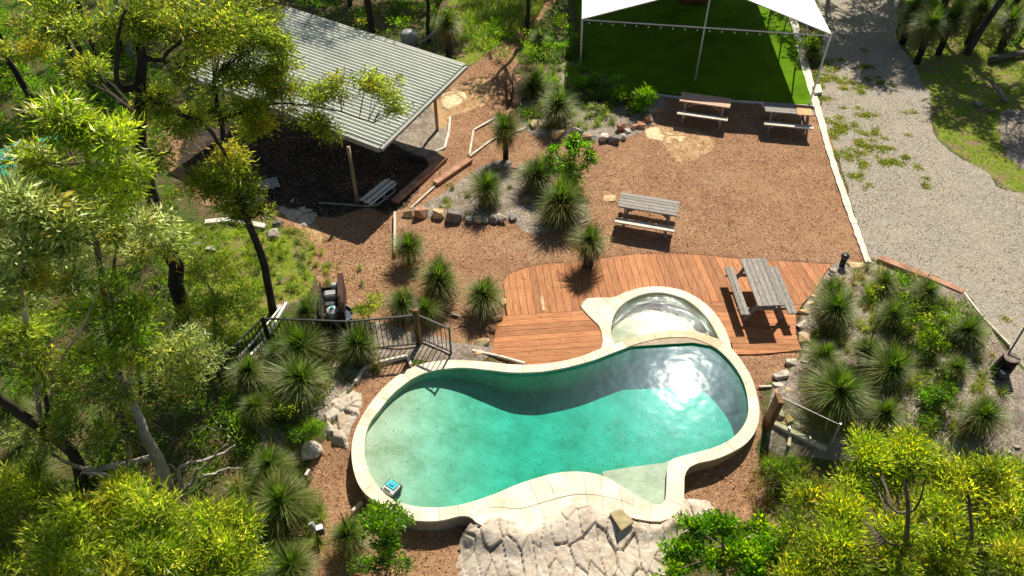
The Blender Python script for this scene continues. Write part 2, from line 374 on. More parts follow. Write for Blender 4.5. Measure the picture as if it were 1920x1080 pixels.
def mat_ground():
    m, t, out = newmat('ground_cover')
    v = pos(t)
    z = N(t, 'ShaderNodeVertexColor', layer_name='zone'); z2 = N(t, 'ShaderNodeVertexColor', layer_name='zone2')
    sp = t.nodes.new('ShaderNodeSeparateColor'); t.links.new(z.outputs[0], sp.inputs[0])
    sp2 = t.nodes.new('ShaderNodeSeparateColor'); t.links.new(z2.outputs[0], sp2.inputs[0])
    wm, wg, wb = sp.outputs[0], sp.outputs[1], sp.outputs[2]
    wgr, wshade_soil, wsand = sp2.outputs[0], sp2.outputs[1], sp2.outputs[2]
    fine = noise(t, v, 14, 5, .7); big = noise(t, v, .7, 4, .6)
    def edge(wt, amp=.7):
        a = math_(t, 'MULTIPLY_ADD', fine, amp); t.nodes[-1].inputs[2].default_value = -amp/2
        s = math_(t, 'ADD', wt, a)
        n = t.nodes.new('ShaderNodeMapRange'); n.interpolation_type = 'SMOOTHSTEP'
        n.inputs[1].default_value = .4; n.inputs[2].default_value = .6
        t.links.new(s, n.inputs[0]); return n.outputs[0]
    def sep(c, k):
        s = t.nodes.new('ShaderNodeSeparateColor'); t.links.new(c, s.inputs[0]); return s.outputs[k]
    # chips: two layers of stretched cells, each with its own tone
    vs = pos(t, (1, 1.6, 1)); 
    wv = t.nodes.new('ShaderNodeVectorMath'); wv.operation = 'ADD'
    t.links.new(v, wv.inputs[0]); nz = noise(t, v, 3, 3, .6, 'Color'); t.links.new(nz, wv.inputs[1])
    chips = voro(t, wv.outputs[0], 26); chips2 = voro(t, wv.outputs[0], 60)
    cr = sep(chips, 0); cr2 = sep(chips2, 1)
    mul = ramp(t, cr, [(0, (.09, .040, .02)), (.3, (.27, .125, .06)), (.6, (.44, .23, .125)), (.85, (.58, .33, .18)), (1, (.82, .62, .44))])
    mul2 = ramp(t, cr2, [(0, (.13, .06, .03)), (.5, (.42, .21, .11)), (1, (.68, .42, .25))])
    mul = mixc(t, .45, mul, mul2)
    mul = mixc(t, math_(t, 'MULTIPLY', ramp(t, big, [(.42, (0, 0, 0)), (.62, (1, 1, 1))]), .45), mul, (.54, .33, .18))
    big2 = noise(t, v, 1.9, 5, .7)
    mul = mixc(t, math_(t, 'MULTIPLY', ramp(t, big2, [(.5, (0, 0, 0)), (.68, (1, 1, 1))]), .5), mul, (.24, .12, .065))
    mul = mixc(t, math_(t, 'MULTIPLY', ramp(t, noise(t, v, .45, 4, .6), [(.55, (0, 0, 0)), (.7, (1, 1, 1))]), .4), mul, (.50, .36, .24))
    # gravel
    st = voro(t, v, 34); st2 = voro(t, v, 85)
    gra = ramp(t, sep(st, 0), [(0, (.17, .15, .12)), (.4, (.36, .32, .26)), (.8, (.60, .54, .43)), (1, (.78, .72, .60))])
    gra2 = ramp(t, sep(st2, 0), [(0, (.13, .11, .09)), (.5, (.42, .375, .30)), (1, (.68, .62, .52))])
    gra = mixc(t, .55, gra, gra2)
    gra = mixc(t, math_(t, 'MULTIPLY', ramp(t, big, [(.38, (0, 0, 0)), (.62, (1, 1, 1))]), .5), gra, (.52, .43, .32))
    # garden bed litter
    bt = voro(t, wv.outputs[0], 40)
    bed = ramp(t, sep(bt, 0), [(0, (.10, .075, .06)), (.4, (.34, .27, .21)), (.75, (.56, .47, .39)), (1, (.80, .71, .61))])
    bed = mixc(t, math_(t, 'MULTIPLY', ramp(t, noise(t, v, 2.2, 5, .7), [(.45, (0, 0, 0)), (.6, (1, 1, 1))]), .5), bed, (.15, .11, .06))
    # bush litter, base
    lit = ramp(t, sep(voro(t, wv.outputs[0], 30), 0), [(0, (.04, .028, .014)), (.5, (.15, .10, .05)), (.85, (.27, .19, .10)), (1, (.40, .30, .18))])
    gn = noise(t, v, 1.3, 6, .7)
    lit = mixc(t, ramp(t, gn, [(.42, (0, 0, 0)), (.55, (1, 1, 1))]), lit, (.09, .13, .025))
    gr = ramp(t, noise(t, v, 9, 5, .75), [(.3, (.09, .13, .014)), (.5, (.22, .29, .025)), (.7, (.36, .38, .06))])
    gr = mixc(t, ramp(t, noise(t, v, 1.7, 5, .7), [(.5, (0, 0, 0)), (.62, (1, 1, 1))]), gr, (.32, .22, .12))
    shade_soil = ramp(t, noise(t, v, 1.1, 6, .7), [(.35, (.025, .021, .018)), (.55, (.07, .055, .042)), (.70, (.16, .11, .07))])  # dirt colour darkened further to carry the shade under the shed
    sand = ramp(t, noise(t, v, 2.5, 6, .7), [(.3, (.42, .22, .10)), (.5, (.60, .38, .19)), (.7, (.72, .53, .30))])
    c = mixc(t, edge(wgr, .6), lit, gr)
    c = mixc(t, edge(wb), c, bed)
    c = mixc(t, edge(wm), c, mul)
    c = mixc(t, edge(wshade_soil), c, shade_soil)
    c = mixc(t, edge(wsand, 1.0), c, sand)
    c = mixc(t, edge(wg), c, gra)
    h = math_(t, 'ADD', math_(t, 'MULTIPLY', cr, .7), math_(t, 'MULTIPLY', cr2, .5))
    h2 = math_(t, 'ADD', h, math_(t, 'MULTIPLY', sep(st2, 1), .4))
    nrm = bump(t, h2, .85, .022, bump(t, fine, .5, .03))
    pbsdf(t, out, c, .9, nrm, .15)
    return m
M['ground'] = mat_ground()

def build_ground():
    dx = .09
    xs = np.concatenate([-np.geomspace(24, 400, 16)[::-1][:-1], np.arange(-24, 24+dx/2, dx), np.geomspace(24, 400, 16)[1:]])
    ys = np.concatenate([-np.geomspace(5, 150, 10)[::-1]+10.5, np.arange(5.6, 38, dx), np.geomspace(38.2, 700, 18)])
    X, Y = np.meshgrid(xs, ys); X1, Y1 = X.ravel(), Y.ravel()
    wg = zone_w(GRAVEL, X1, Y1, .15, .25, 5); wm = zone_w(MULCH, X1, Y1, .25, .6, 9)
    wb = np.max([zone_w(b, X1, Y1, .25, .3, 11+i) for i, b in enumerate(BEDS)], axis=0)
    wgr = np.max([zone_w(b, X1, Y1, .5, 1.0, 21+i) for i, b in enumerate(GRASS)], axis=0)
    ws = zone_w(SHADE_SOIL, X1, Y1, .5, .9, 31)
    sand = np.max([zone_w(b, X1, Y1, .3, .6, 41+i) for i, b in enumerate(SANDS)], axis=0)
    wb = np.maximum(wb, 0); wm = wm*(1-wb)
    near = (np.abs(X1) < 24) & (Y1 < 38)
    Z = hfun(X1, Y1)
    Z = Z + np.where(near, (fbm(X1, Y1, .9, 51, 4)-.5)*(.10*(1-wm)*(1-wg)+.03), 0)
    Z = Z + wb*.05*(1-wg) + (fbm(X1, Y1, .25, 61, 2)-.5)*.02
    dk = sdf(deck_poly, X1, Y1); Z = Z - .10*smooth(dk/.1+.5)
    tf = sdf(G2(TURF), X1, Y1); Z = np.where(tf > -.15, np.minimum(Z, -.02), Z)
    po = sdf(pool_out, X1, Y1); Z = np.where((po > -.12) & (Y1 > 11.8), np.minimum(Z, .0), Z)
    out = np.minimum(np.maximum(-po, -sdf(spa_out_poly, X1, Y1)*1.0), 9)
    ny, nx = X.shape
    idx = np.arange(nx*ny).reshape(ny, nx)
    F = np.stack([idx[:-1, :-1], idx[:-1, 1:], idx[1:, 1:], idx[1:, :-1]], -1).reshape(-1, 4)
    cx = X1[F].mean(1); cy = Y1[F].mean(1)
    hole = (sdf(pool_out, cx, cy) > .14) | (sdf(spa_out_poly, cx, cy) > .12)
    zn = np.zeros((len(X1), 4)); zn[:, 0] = wm; zn[:, 1] = wg; zn[:, 2] = wb; zn[:, 3] = 1
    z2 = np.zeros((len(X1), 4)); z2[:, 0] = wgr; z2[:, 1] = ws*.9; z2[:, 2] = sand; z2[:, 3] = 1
    fm = wm[F].mean(1); fg = wg[F].mean(1); fb = wb[F].mean(1); fr = wgr[F].mean(1)
    lab = np.zeros(len(F), int)
    lab[fr > .5] = 4; lab[fb > .5] = 3; lab[fm > .5] = 2; lab[fg > .5] = 1; lab[hole] = -1
    for k, nm in ((0, 'ground'), (1, 'gravel_driveway'), (2, 'mulch_yard'), (3, 'garden_bed_ground'), (4, 'grass_ground')):
        f = F[lab == k]; u, inv = np.unique(f, return_inverse=True)
        V = np.stack([X1[u], Y1[u], Z[u]], -1)
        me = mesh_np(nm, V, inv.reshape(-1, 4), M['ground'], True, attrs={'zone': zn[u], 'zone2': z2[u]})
        tag(obj(nm, me), kind='structure')
SANDS = [[(810,190),(850,165),(900,150),(930,165),(900,200),(850,215),(840,235),(815,240)],
         [(560,415),(590,430),(600,455),(575,450)],
         [(1200,240),(1240,235),(1300,245),(1340,275),(1320,295),(1280,300),(1240,270)]]
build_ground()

# ------------------------------------------------------------------ swimming pool
pool = empty('swimming_pool', G(1040, 800, 0), 0, 'large peanut shaped turquoise pool with cream stone coping beside the deck', 'swimming pool')
pool.location = (0, 0, 0)
def floor_z(x, y): return -float(np.interp(x, [-3.6, -2.6, -1.7, -.8, 0, .6, 4], [.10, .17, .33, .54, .72, .79, .83]))
def ring_param(C):
    d = np.r_[0, np.cumsum(np.linalg.norm(np.diff(np.vstack([C, C[:1]]), axis=0), axis=1))]
    return d
def at_len(C, d, s, closed=True):
    L = d[-1]; s = s % L if closed else min(max(s, 0), L)
    i = min(int(np.searchsorted(d, s, 'right'))-1, len(C)-1 if closed else len(C)-2); t = (s-d[i])/(d[i+1]-d[i]+1e-9)
    return C[i]*(1-t)+C[(i+1) % len(C)]*t
TILE_N = 0
def tiles(inner, outer, closed, step, parent, z0=.0, z1=.05, colour=None, gap=.004, blob=False):
    if closed: di, do = ring_param(inner), ring_param(outer)
    else:
        di = np.r_[0, np.cumsum(np.linalg.norm(np.diff(inner, axis=0), axis=1))]; do = np.r_[0, np.cumsum(np.linalg.norm(np.diff(outer, axis=0), axis=1))]
    n = max(2, int(round(di[-1]/step))); us = []
    # matching outer arc lengths, kept in order
    dense = np.linspace(0, do[-1], 1600, endpoint=not closed); OP = np.array([at_len(outer, do, s, closed) for s in dense])
    prev = None
    for i in range(n+1):
        p = at_len(inner, di, di[-1]*i/n-(1e-6 if i == n and not closed else 0), closed)
        if not closed and i == 0: us.append(0.0); continue
        if i == n: us.append(us[0]+do[-1]); continue
        d2 = ((OP-p)**2).sum(1)
        if closed and not us: us.append(dense[d2.argmin()]); continue
        rel = (dense-us[0]) % do[-1] if closed else dense
        lo = us[-1]-us[0]; ok = (rel > lo+.05) & (rel < lo+1.6)
        d3 = np.where(ok, d2, 1e9); us.append(us[0]+rel[d3.argmin()])
    for i in range(n):
        a0, a1 = di[-1]*i/n+gap, di[-1]*(i+1)/n-gap
        b0, b1 = us[i]+gap, us[i+1]-gap
        k = 4; kk = max(4, int((b1-b0)/.1))
        I = [at_len(inner, di, a0+(a1-a0)*j/k, closed) for j in range(k+1)]
        O = [at_len(outer, do, b0+(b1-b0)*j/k, closed) for j in range(k+1)]
        wd = np.linalg.norm(I[k//2]-O[k//2])
        mat = M['coping'] if colour is None else colour(I[k//2])
        rows = [(0, 1)] if wd < .62 else [(0, .49), (.505, 1)]
        for r0, r1 in rows:
            A = [I[j]*(1-r0)+O[j]*r0 for j in range(k+1)]; B = [I[j]*(1-r1)+O[j]*r1 for j in range(k+1)]
            dzz = random.uniform(-.003, .003)
            poly = [tuple(p) for p in A]+[tuple(p) for p in B[::-1]]
            mb = MB(); n2 = len(poly); V = []; F = []
            for zz, sh in ((z1+dzz, .0), ):
                pass
            # quads along the tile so that concave pieces stay clean
            for j in range(k):
                q = [A[j], A[j+1], B[j+1], B[j]]
                base = len(V)
                for zz in (z1+dzz, z0):
                    for p in q: V.append((p[0], p[1], zz))
                F += [(base, base+1, base+2, base+3), (base+7, base+6, base+5, base+4), (base, base+4, base+5, base+1), (base+2, base+6, base+7, base+3)]
                if j == 0: F.append((base, base+3, base+7, base+4))
                if j == k-1: F.append((base+1, base+5, base+6, base+2))
            me = mesh_py('coping_tile', V, F, mat)
            bm = bmesh.new(); bm.from_mesh(me); bmesh.ops.remove_doubles(bm, verts=bm.verts, dist=1e-4)
            bmesh.ops.recalc_face_normals(bm, faces=bm.faces); bm.to_mesh(me); bm.free()
            obj('coping_tile', me, parent)
x_or0, x_or1 = G(1185, 640, 0).x, G(1346, 650, 0).x; y_or = G(1150, 672, 0).y
tiles(pool_in, pool_out, True, .40, pool, colour=lambda p: M['coping_or'] if (x_or0 < p[0] < x_or1 and p[1] > y_or) else M['coping'])
def strip(inner, outer, z0i, z1o, closed=True):
    V = [(p[0], p[1], z0i) for p in inner]+[(p[0], p[1], z1o) for p in outer]; n = len(inner)
    return V, [(i, (i+1) % n, n+(i+1) % n, n+i) for i in range(n if closed else n-1)]
def resamp(C, n, closed=True):
    d = ring_param(C) if closed else np.r_[0, np.cumsum(np.linalg.norm(np.diff(C, axis=0), axis=1))]
    return np.array([at_len(C, d, d[-1]*i/(n if closed else n-1+1e-9), closed) for i in range(n)])
def inset(C, d):
    """shift a closed outline inwards by d"""
    n = len(C); T = np.roll(C, -1, 0)-np.roll(C, 1, 0); T /= np.linalg.norm(T, axis=1)[:, None]+1e-9
    Nn = np.stack([-T[:, 1], T[:, 0]], -1)
    ar = (C[:, 0]*np.roll(C[:, 1], -1)-np.roll(C[:, 0], -1)*C[:, 1]).sum()
    return C+Nn*(d if ar > 0 else -d)
# grout bed under the tiles, outer shell, inner wall, floor
n = len(pool_in)
near_out = np.array([pool_out[((pool_out-p)**2).sum(1).argmin()] for p in pool_in])
V, F = strip(pool_in, near_out, .035, .035); 
def fan(poly, z):
    V = [(p[0], p[1], z) for p in poly]; tr = tessellate_polygon([[Vector(v) for v in V]]); return V, [tuple(t_) for t_ in tr]
def ringfill(outer, inner_, z):
    V = [(p[0], p[1], z) for p in outer]+[(p[0], p[1], z) for p in inner_]
    tr = tessellate_polygon([[Vector((p[0], p[1], 0)) for p in outer], [Vector((p[0], p[1], 0)) for p in inner_]])
    return V, [tuple(t_) for t_ in tr]
mb = MB(); mb.add(*ringfill(inset(pool_out, .012), inset(pool_in, -.008), .036)); mb.build('mortar_bed', M['grout'], pool)
def mat_plaster(name, c0, c1, spots=.5):
    m, t, out = newmat(name); v = pos(t)
    c = ramp(t, noise(t, v, 1.6, 6, .7), [(.35, c0), (.65, c1)])
    c = mixc(t, math_(t, 'MULTIPLY', ramp(t, noise(t, v, 1.1, 5, .75), [(.55, (0, 0, 0)), (.72, (1, 1, 1))]), spots), c, (.20, .25, .13))
    c = mixc(t, math_(t, 'MULTIPLY', ramp(t, sepc(t, voro(t, v, 42)), [(.0, (1, 1, 1)), (.12, (0, 0, 0))]), .35), c, (.12, .16, .10))
    pbsdf(t, out, c, .7, bump(t, noise(t, v, 40, 3), .3, .01), .2); return m
def sepc(t, c, k=0):
    s = t.nodes.new('ShaderNodeSeparateColor'); t.links.new(c, s.inputs[0]); return s.outputs[k]
M['plaster'] = mat_plaster('pool_plaster', (.36, .33, .22), (.55, .51, .38), .75)
M['pebble'] = mat_plaster('spa_pebble', (.30, .28, .19), (.50, .46, .33), .3)
V, F = strip(inset(pool_out, .035), inset(pool_out, .06), .0, -.9); MB().add(V, F).build('outer_wall', M['grout'], pool)
pw = inset(pool_in, -.012)
V = [(p[0], p[1], .034) for p in pw]+[(p[0], p[1], floor_z(*p)) for p in pw]; nn = len(pw)
F = [(i, (i+1) % nn, nn+(i+1) % nn, nn+i) for i in range(nn)]
MB().add(V, F).build('inner_wall', M['plaster'], pool)
mb = MB(); xs_ = np.arange(pw[:, 0].min()-.01, pw[:, 0].max()+.12, .12)
for xa, xb in zip(xs_[:-1], xs_[1:]):
    q_ = clip_half(clip_half([tuple(p) for p in pw], (xa, 0), (1, 0)), (xb, 0), (-1, 0))
    if len(q_) > 2:
        fv, ff = fan(q_, 0); mb.add([(a, b, floor_z(a, b)) for a, b, c in fv], [f if (Vector((q_[f[1]][0]-q_[f[0]][0], q_[f[1]][1]-q_[f[0]][1])).cross(Vector((q_[f[2]][0]-q_[f[0]][0], q_[f[2]][1]-q_[f[0]][1])))) > 0 else f[::-1] for f in ff])
mb.build('pool_floor', M['plaster'], pool)
# shallow entry ledge at the near right corner
LEDGE = [(1128,892),(1160,884),(1200,878),(1240,873),(1260,872),(1262,930),(1250,958),(1215,958),(1160,915)]
lp = catmull(G2(LEDGE, -.2), sub=4)
MB().prism([tuple(p) for p in lp], -.84, -.10).build('entry_ledge', M['plaster'], pool)

def mat_water(name, absorb, dens, wave, rough, blue=.0, fine=None):
    m, t, out = newmat(name); v = pos(t)
    h = noise(t, v, wave[0], 1.0, .5)
    if fine: h = math_(t, 'ADD', h, math_(t, 'MULTIPLY', noise(t, v, fine[0], .5, .5), fine[1]))
    nr = bump(t, h, wave[1], wave[2])
    gl = N(t, 'ShaderNodeBsdfGlossy', i_Roughness=rough); t.links.new(nr, gl.inputs['Normal'])
    gl2 = N(t, 'ShaderNodeBsdfGlossy', i_Roughness=.24, i_Color=(.55, .8, 1, 1)); t.links.new(nr, gl2.inputs['Normal'])
    mg = N(t, 'ShaderNodeMixShader', i_0=blue); t.links.new(gl.outputs[0], mg.inputs[1]); t.links.new(gl2.outputs[0], mg.inputs[2])
    tr = t.nodes.new('ShaderNodeBsdfTransparent')
    fr = N(t, 'ShaderNodeFresnel', i_IOR=1.33); t.links.new(nr, fr.inputs['Normal'])
    mx = t.nodes.new('ShaderNodeMixShader'); t.links.new(fr.outputs[0], mx.inputs[0])
    t.links.new(tr.outputs[0], mx.inputs[1]); t.links.new(mg.outputs[0], mx.inputs[2])
    t.links.new(mx.outputs[0], out.inputs[0])
    va = N(t, 'ShaderNodeVolumeAbsorption', i_Color=(*absorb, 1), i_Density=dens)
    t.links.new(va.outputs[0], out.inputs['Volume'])
    return m
M['water'] = mat_water('pool_water', (.0, .90, .88), 1.6, (2.6, .12, .03), .038, .10, (9, .14))
M['spa_water'] = mat_water('spa_water', (.5, .92, .75), .6, (10, 1.0, .014), .02, .03, (20, .25))
def water(name, poly, mat, label, depth, zt=-.03):
    fv, ff = fan(poly, zt); nn = len(poly)
    V = list(fv)+[(a, b, depth(a, b)) for a, b, c in fv]
    F = [tuple(f) for f in ff]+[tuple(i+nn for i in f[::-1]) for f in ff]+[(i, nn+i, nn+(i+1) % nn, (i+1) % nn) for i in range(nn)]
    me = mesh_py(name, V, F, mat); bm = bmesh.new(); bm.from_mesh(me); bmesh.ops.recalc_face_normals(bm, faces=bm.faces)
    bmesh.ops.triangulate(bm, faces=bm.faces); bm.to_mesh(me); bm.free()
    o = obj(name, me); tag(o, kind='structure'); o['label'] = label; return o
water('pool_water', inset(pool_in, -.02), M['water'], 'clear green water filling the large pool', lambda a, b: -1.0)
# ------------------------------------------------------------------ spa
spa = empty('wading_pool', (0, 0, 0), 0, 'small round wading pool with glittering shallow water behind the large pool', 'wading pool')
tiles(catmull(G2(SPA_IN_ARC, .03), False), catmull(G2(SPA_OUT_ARC, .05), False), False, .42, spa, 0, .052)
sp_o = np.vstack([catmull(G2(SPA_OUT_ARC, .05), False)])
MB().add(*ringfill(inset(np.vstack([sp_o, G2([(1300,642),(1200,648)], .05)]), .012), inset(spa_poly, -.008), .033)).build('mortar_bed', M['grout'], spa)
sw = inset(spa_poly, -.006); nn = len(sw)
V = [(p[0], p[1], .034) for p in sw]+[(p[0], p[1], -.34) for p in sw]
MB().add(V, [(i, (i+1) % nn, nn+(i+1) % nn, nn+i) for i in range(nn)]).build('inner_wall', M['pebble'], spa)
fv, ff = fan(sw, -.34); MB().add(fv, ff).build('pool_floor', M['pebble'], spa)
water('wading_pool_water', inset(spa_poly, -.012), M['spa_water'], 'rippled glittering water of the wading pool', lambda a, b: -.37)

# ------------------------------------------------------------------ deck
deck = empty('timber_deck', (0, 0, 0), 0, 'orange brown timber deck wrapped around the wading pool', 'deck')
def plank_piece(poly, mat, zt=.02, th=.035):
    if len(poly) < 3: return
    P = np.array(poly); ar = abs((P[:, 0]*np.roll(P[:, 1], -1)-np.roll(P[:, 0], -1)*P[:, 1]).sum())/2
    if ar < .004: return
    z = zt+random.uniform(-.0025, .0025)
    MB().prism([tuple(p) for p in P], z-th, z).build('plank', mat, deck)
def shrink(poly, a, b, g):
    return poly
BL, BR = (930, 593), (1092, 582)                       # joint between long planks and cross boards
def slope(x):
    return float(np.interp(x, [1010, 1250, 1350, 1490, 1560], [.16, .35, .50, .66, .72]))
def split_side(poly, a, b, keep):
    d = b-a; n_ = np.array([-d[1], d[0]]); n_ = n_/np.linalg.norm(n_)*keep
    return clip_half([tuple(p) for p in poly], a+n_*.003, n_)
gl0, gl1 = G2([BL, BR], .02); gr0, gr1 = G2([(1300, 564), (1520, 571)], .02)
midx = G(1190, 580, .02).x
dpoly = [tuple(p) for p in deck_poly]
left_top = split_side(clip_half(dpoly, (midx, 0), (-1, 0)), gl0, gl1, 1)
right_top = split_side(clip_half(dpoly, (midx, 0), (1, 0)), gr0, gr1, 1)
left_bot = split_side(clip_half(dpoly, (midx, 0), (-1, 0)), gl0, gl1, -1)
right_bot = split_side(clip_half(dpoly, (midx, 0), (1, 0)), gr0, gr1, -1)
# cut away what lies under the wading pool so that no plank crosses its water
def cut_pool(poly):
    if len(poly) < 3: return []
    P = np.array(poly)
    return poly
x = 935.0; lines = []
while x < 1600:
    s = slope(x); lines.append((G2([(x, 490)], .02)[0], G2([(x+s*75, 565)], .02)[0])); x += 13.4+.8*(x-950)/600
HOLE = [inset(pool_out, .10), inset(spa_out_poly, .08)]
def clip_hole(poly):
    """shorten a strip where its middle runs into the pools: keep the pieces whose centres lie outside"""
    P = np.array(poly); c = P.mean(0)
    return poly
def strips(poly, lines, mat, gap=.005):
    for (a0, a1), (b0, b1) in zip(lines[:-1], lines[1:]):
        d = a1-a0; n1 = np.array([-d[1], d[0]]); n1 /= np.linalg.norm(n1)
        mid = (b0+b1)/2-a0
        if mid@n1 < 0: n1 = -n1
        p = clip_half(poly, a0+n1*gap, n1)
        d = b1-b0; n2 = np.array([-d[1], d[0]]); n2 /= np.linalg.norm(n2)
        if ((a0+a1)/2-b0)@n2 < 0: n2 = -n2
        p = clip_half(p, b0+n2*gap, n2)
        if len(p) < 3: continue
        # remove the stretch over the pools: cut the plank across into slices, keep runs of dry ones
        P = np.array(p); ax = (a1-a0)/np.linalg.norm(a1-a0); pr = P@ax; lo, hi = pr.min(), pr.max()
        ns = max(1, int((hi-lo)/.05)); ed = np.linspace(lo, hi, ns+1); cen = (a0+b0)/2; perp = np.array([-ax[1], ax[0]])
        off = P.mean(0)@perp
        dry = []
        for k in range(ns):
            q = ax*((ed[k]+ed[k+1])/2)+perp*off
            X, Y = np.array([q[0]]), np.array([q[1]])
            dry.append(not any(inside(h, X, Y)[0] for h in HOLE))
        k = 0
        while k < ns:
            if dry[k]:
                j = k
                while j < ns and dry[j]: j += 1
                pp = clip_half(p, ax*ed[k], ax); pp = clip_half(pp, ax*ed[j], -ax)
                plank_piece(pp, mat); k = j
            else: k += 1
strips(left_top, lines, M['deck_a']); strips(right_top, lines, M['deck_a'])
def hlines(a, b, step, n_, sgn=-1):
    d = b-a; d /= np.linalg.norm(d); nn_ = np.array([-d[1], d[0]])*sgn
    if nn_[1] > 0: nn_ = -nn_
    return [(a+nn_*step*i, b+nn_*step*i) for i in range(n_)]
strips(left_bot, hlines(gl0, gl1, .187, 14), M['deck_b'])
strips(right_bot, hlines(gr0, gr1, .187, 16), M['deck_b'])
dl = G2([(1015, 555), (1020, 583)], .03)
rec = MB(); rec.beam((*dl[0], .028), (*dl[1], .028), .085, .012, .005)
o = rec.build('skimmer_lid', M['sand_yel']); tag(o, 'small pale brown skimmer lid set between the deck planks', 'pool lid')
# ------------------------------------------------------------------ open shed with ribbed roof
shed = empty('open_shed', (0, 0, 0), 0, 'open sided shed with pale ribbed steel skillion roof on timber posts', 'shed')
rC, rR, rT, rL = G(713, 277, 2.08), G(870, 125, 2.32), G(545, 20, 2.64), G(357, 142, 2.40)
rT = rL+(rR-rC)
ux = (rL-rC); Lr = ux.length; ux = ux.normalized()          # along the ribs
vy = (rR-rC); Wr = vy.length; vy = (vy-ux*vy.dot(ux)); Wr = vy.length; vy = vy.normalized()
sk = (rR-rC).dot(ux)                                        # slight skew between the two edges
nz = ux.cross(vy); nz = -nz if nz.z < 0 else nz
def rp(u, v, h=0): return rC+ux*(u+sk*v/Wr)+vy*v+nz*h
NS = 8; ribs_per = 4; pitch = Wr/(NS*ribs_per)
for s in range(NS):
    prof = []
    for k in range(ribs_per):
        v0 = (s*ribs_per+k)*pitch
        prof += [(v0, 0), (v0+pitch*.50, 0), (v0+pitch*.55, .07), (v0+pitch*.80, .07), (v0+pitch*.86, 0)]
    prof.append(((s+1)*ribs_per*pitch-.002, 0))
    mb = MB(); V = []; F = []
    for v, h in prof:
        for u in (0.0, Lr): V.append(rp(u, v, h)); 
    for v, h in prof:
        for u in (0.0, Lr): V.append(rp(u, v, h-.012))
    m_ = len(prof)
    F = [(2*i, 2*i+1, 2*i+3, 2*i+2) for i in range(m_-1)]+[(2*m_+2*i, 2*m_+2*i+2, 2*m_+2*i+3, 2*m_+2*i+1) for i in range(m_-1)]
    mb.add(V, F); mb.build('roof_sheet', M['roof'], shed)
for (a, b) in ((rp(-.02, -.06, -.02), rp(Lr+.02, -.06, -.02)), (rp(-.02, Wr+.05, .01), rp(Lr+.02, Wr+.05, .01)), (rp(Lr+.04, -.1, .01), rp(Lr+.04, Wr+.1, .01))):
    MB().beam(a, b, .12, .16 if a.y < 21 else .10, .008).build('barge_flashing', M['flash'], shed)
MB().beam(rp(-.06, -.05, -.03), rp(-.06, Wr+.05, -.03), .10, .10, .01).build('gutter', M['flash'], shed)
for v in np.linspace(.5, Wr-.4, 5): MB().beam(rp(.1, v, -.13), rp(Lr-.1, v, -.13), .06, .14).build('purlin', M['post'], shed)
def roof_z(x, y):
    return rC.z-(nz.x*(x-rC.x)+nz.y*(y-rC.y))/nz.z
p1, p2, p3 = G(671, 383), G(820, 245), G(442, 265)
for q in (p1, p2, p3, p3+(p2-p1)):
    MB().tube([Vector((q.x, q.y, float(hfun(q.x, q.y))-.2)), Vector((q.x, q.y, roof_z(q.x, q.y)-.03))], [.062, .052], 10).build('post', M['post'], shed, True)

# ------------------------------------------------------------------ fabric marquee
mq = empty('marquee', (0, 0, 0), 0, 'white fabric gable marquee open at the front over bright green turf', 'marquee')
eL, eR, ap = G(1092, 35, 2.42), G(1558, 63, 2.72), W(1337, -28, 26.85)
back = (G(1478, 33, 0)-G(1540, 205, 0)).normalized(); back = Vector((back.x-.03, back.y, 0)).normalized()
def sagline(a, b, n_, sag, inw=None):
    return [a.lerp(b, i/n_)+Vector((0, 0, -sag*4*(i/n_)*(1-i/n_)))+(inw*(4*(i/n_)*(1-i/n_)) if inw else Vector()) for i in range(n_+1)]
DB = 15.0
for side, (e, nm) in enumerate(((eL, 'roof_panel'), (eR, 'roof_panel'))):
    nu, nv = 14, 20; V = []; F = []
    for th in (0, -.012):
        for i in range(nu+1):
            for j in range(nv+1):
                tu, tv = i/nu, j/nv
                p = e.lerp(ap, tu)+back*(DB*tv)
                setb = .0*4*tu*(1-tu)*(1-min(1, tv*4))      # the front hem curves back between corner and peak
                p = p+back*setb+Vector((0, 0, -.12*math.sin(math.pi*tu)*math.sin(math.pi*tv)+th))
                V.append(p)
    m_ = (nu+1)*(nv+1)
    for i in range(nu):
        for j in range(nv):
            a = i*(nv+1)+j; q = (a, a+nv+1, a+nv+2, a+1); F.append(q); F.append(tuple(m_+k for k in q[::-1]))
    MB().add(V, F).build(nm, M['fabric'], mq, True)
    MB().tube([V[i*(nv+1)]-Vector((0, 0, .02)) for i in range(nu+1)], .022, 6).build('hem_rail', M['white'], mq, True)
    MB().tube([e-Vector((0, 0, .03)), e+back*DB-Vector((0, 0, .03))], .03, 6).build('eave_rail', M['white'], mq)
MB().tube([ap-Vector((0, 0, .04)), ap+back*DB-Vector((0, 0, .04))], .03, 6).build('ridge_rail', M['white'], mq)
gL, gR, gM = G(1088, 129), G(1517, 197), G(1303, 152)
MB().tube([gL, eL-Vector((0, 0, .04))], .035, 8).build('post', M['white'], mq, True)
MB().tube([gR, eR-Vector((0, 0, .04))], .035, 8).build('post', M['white'], mq, True)
MB().tube([gM, Vector((gM.x+.02, gM.y, ap.z-.05))], .03, 8).build('centre_pole', M['white'], mq, True)
for k in (1, 2, 3):
    for g, e in ((gL, eL), (gR, eR)):
        b = g+back*(2.75*k); t_ = e+back*(2.75*k)
        MB().tube([b, t_-Vector((0, 0, .04))], .03, 8).build('post', M['steel'], mq, True)
bar_z = 2.36
ta, tb = Vector((eL.x, eL.y+.05, eL.z-.06)), Vector((eR.x, eR.y+.05, eR.z-.10))
MB().tube([ta, tb], .026, 8).build('tie_bar', M['white'], mq, True)
fl = empty('festoon_lights', ta, 0, 'string of small round festoon bulbs hanging under the marquee tie bar', 'lights')
fl.location = (0, 0, 0)
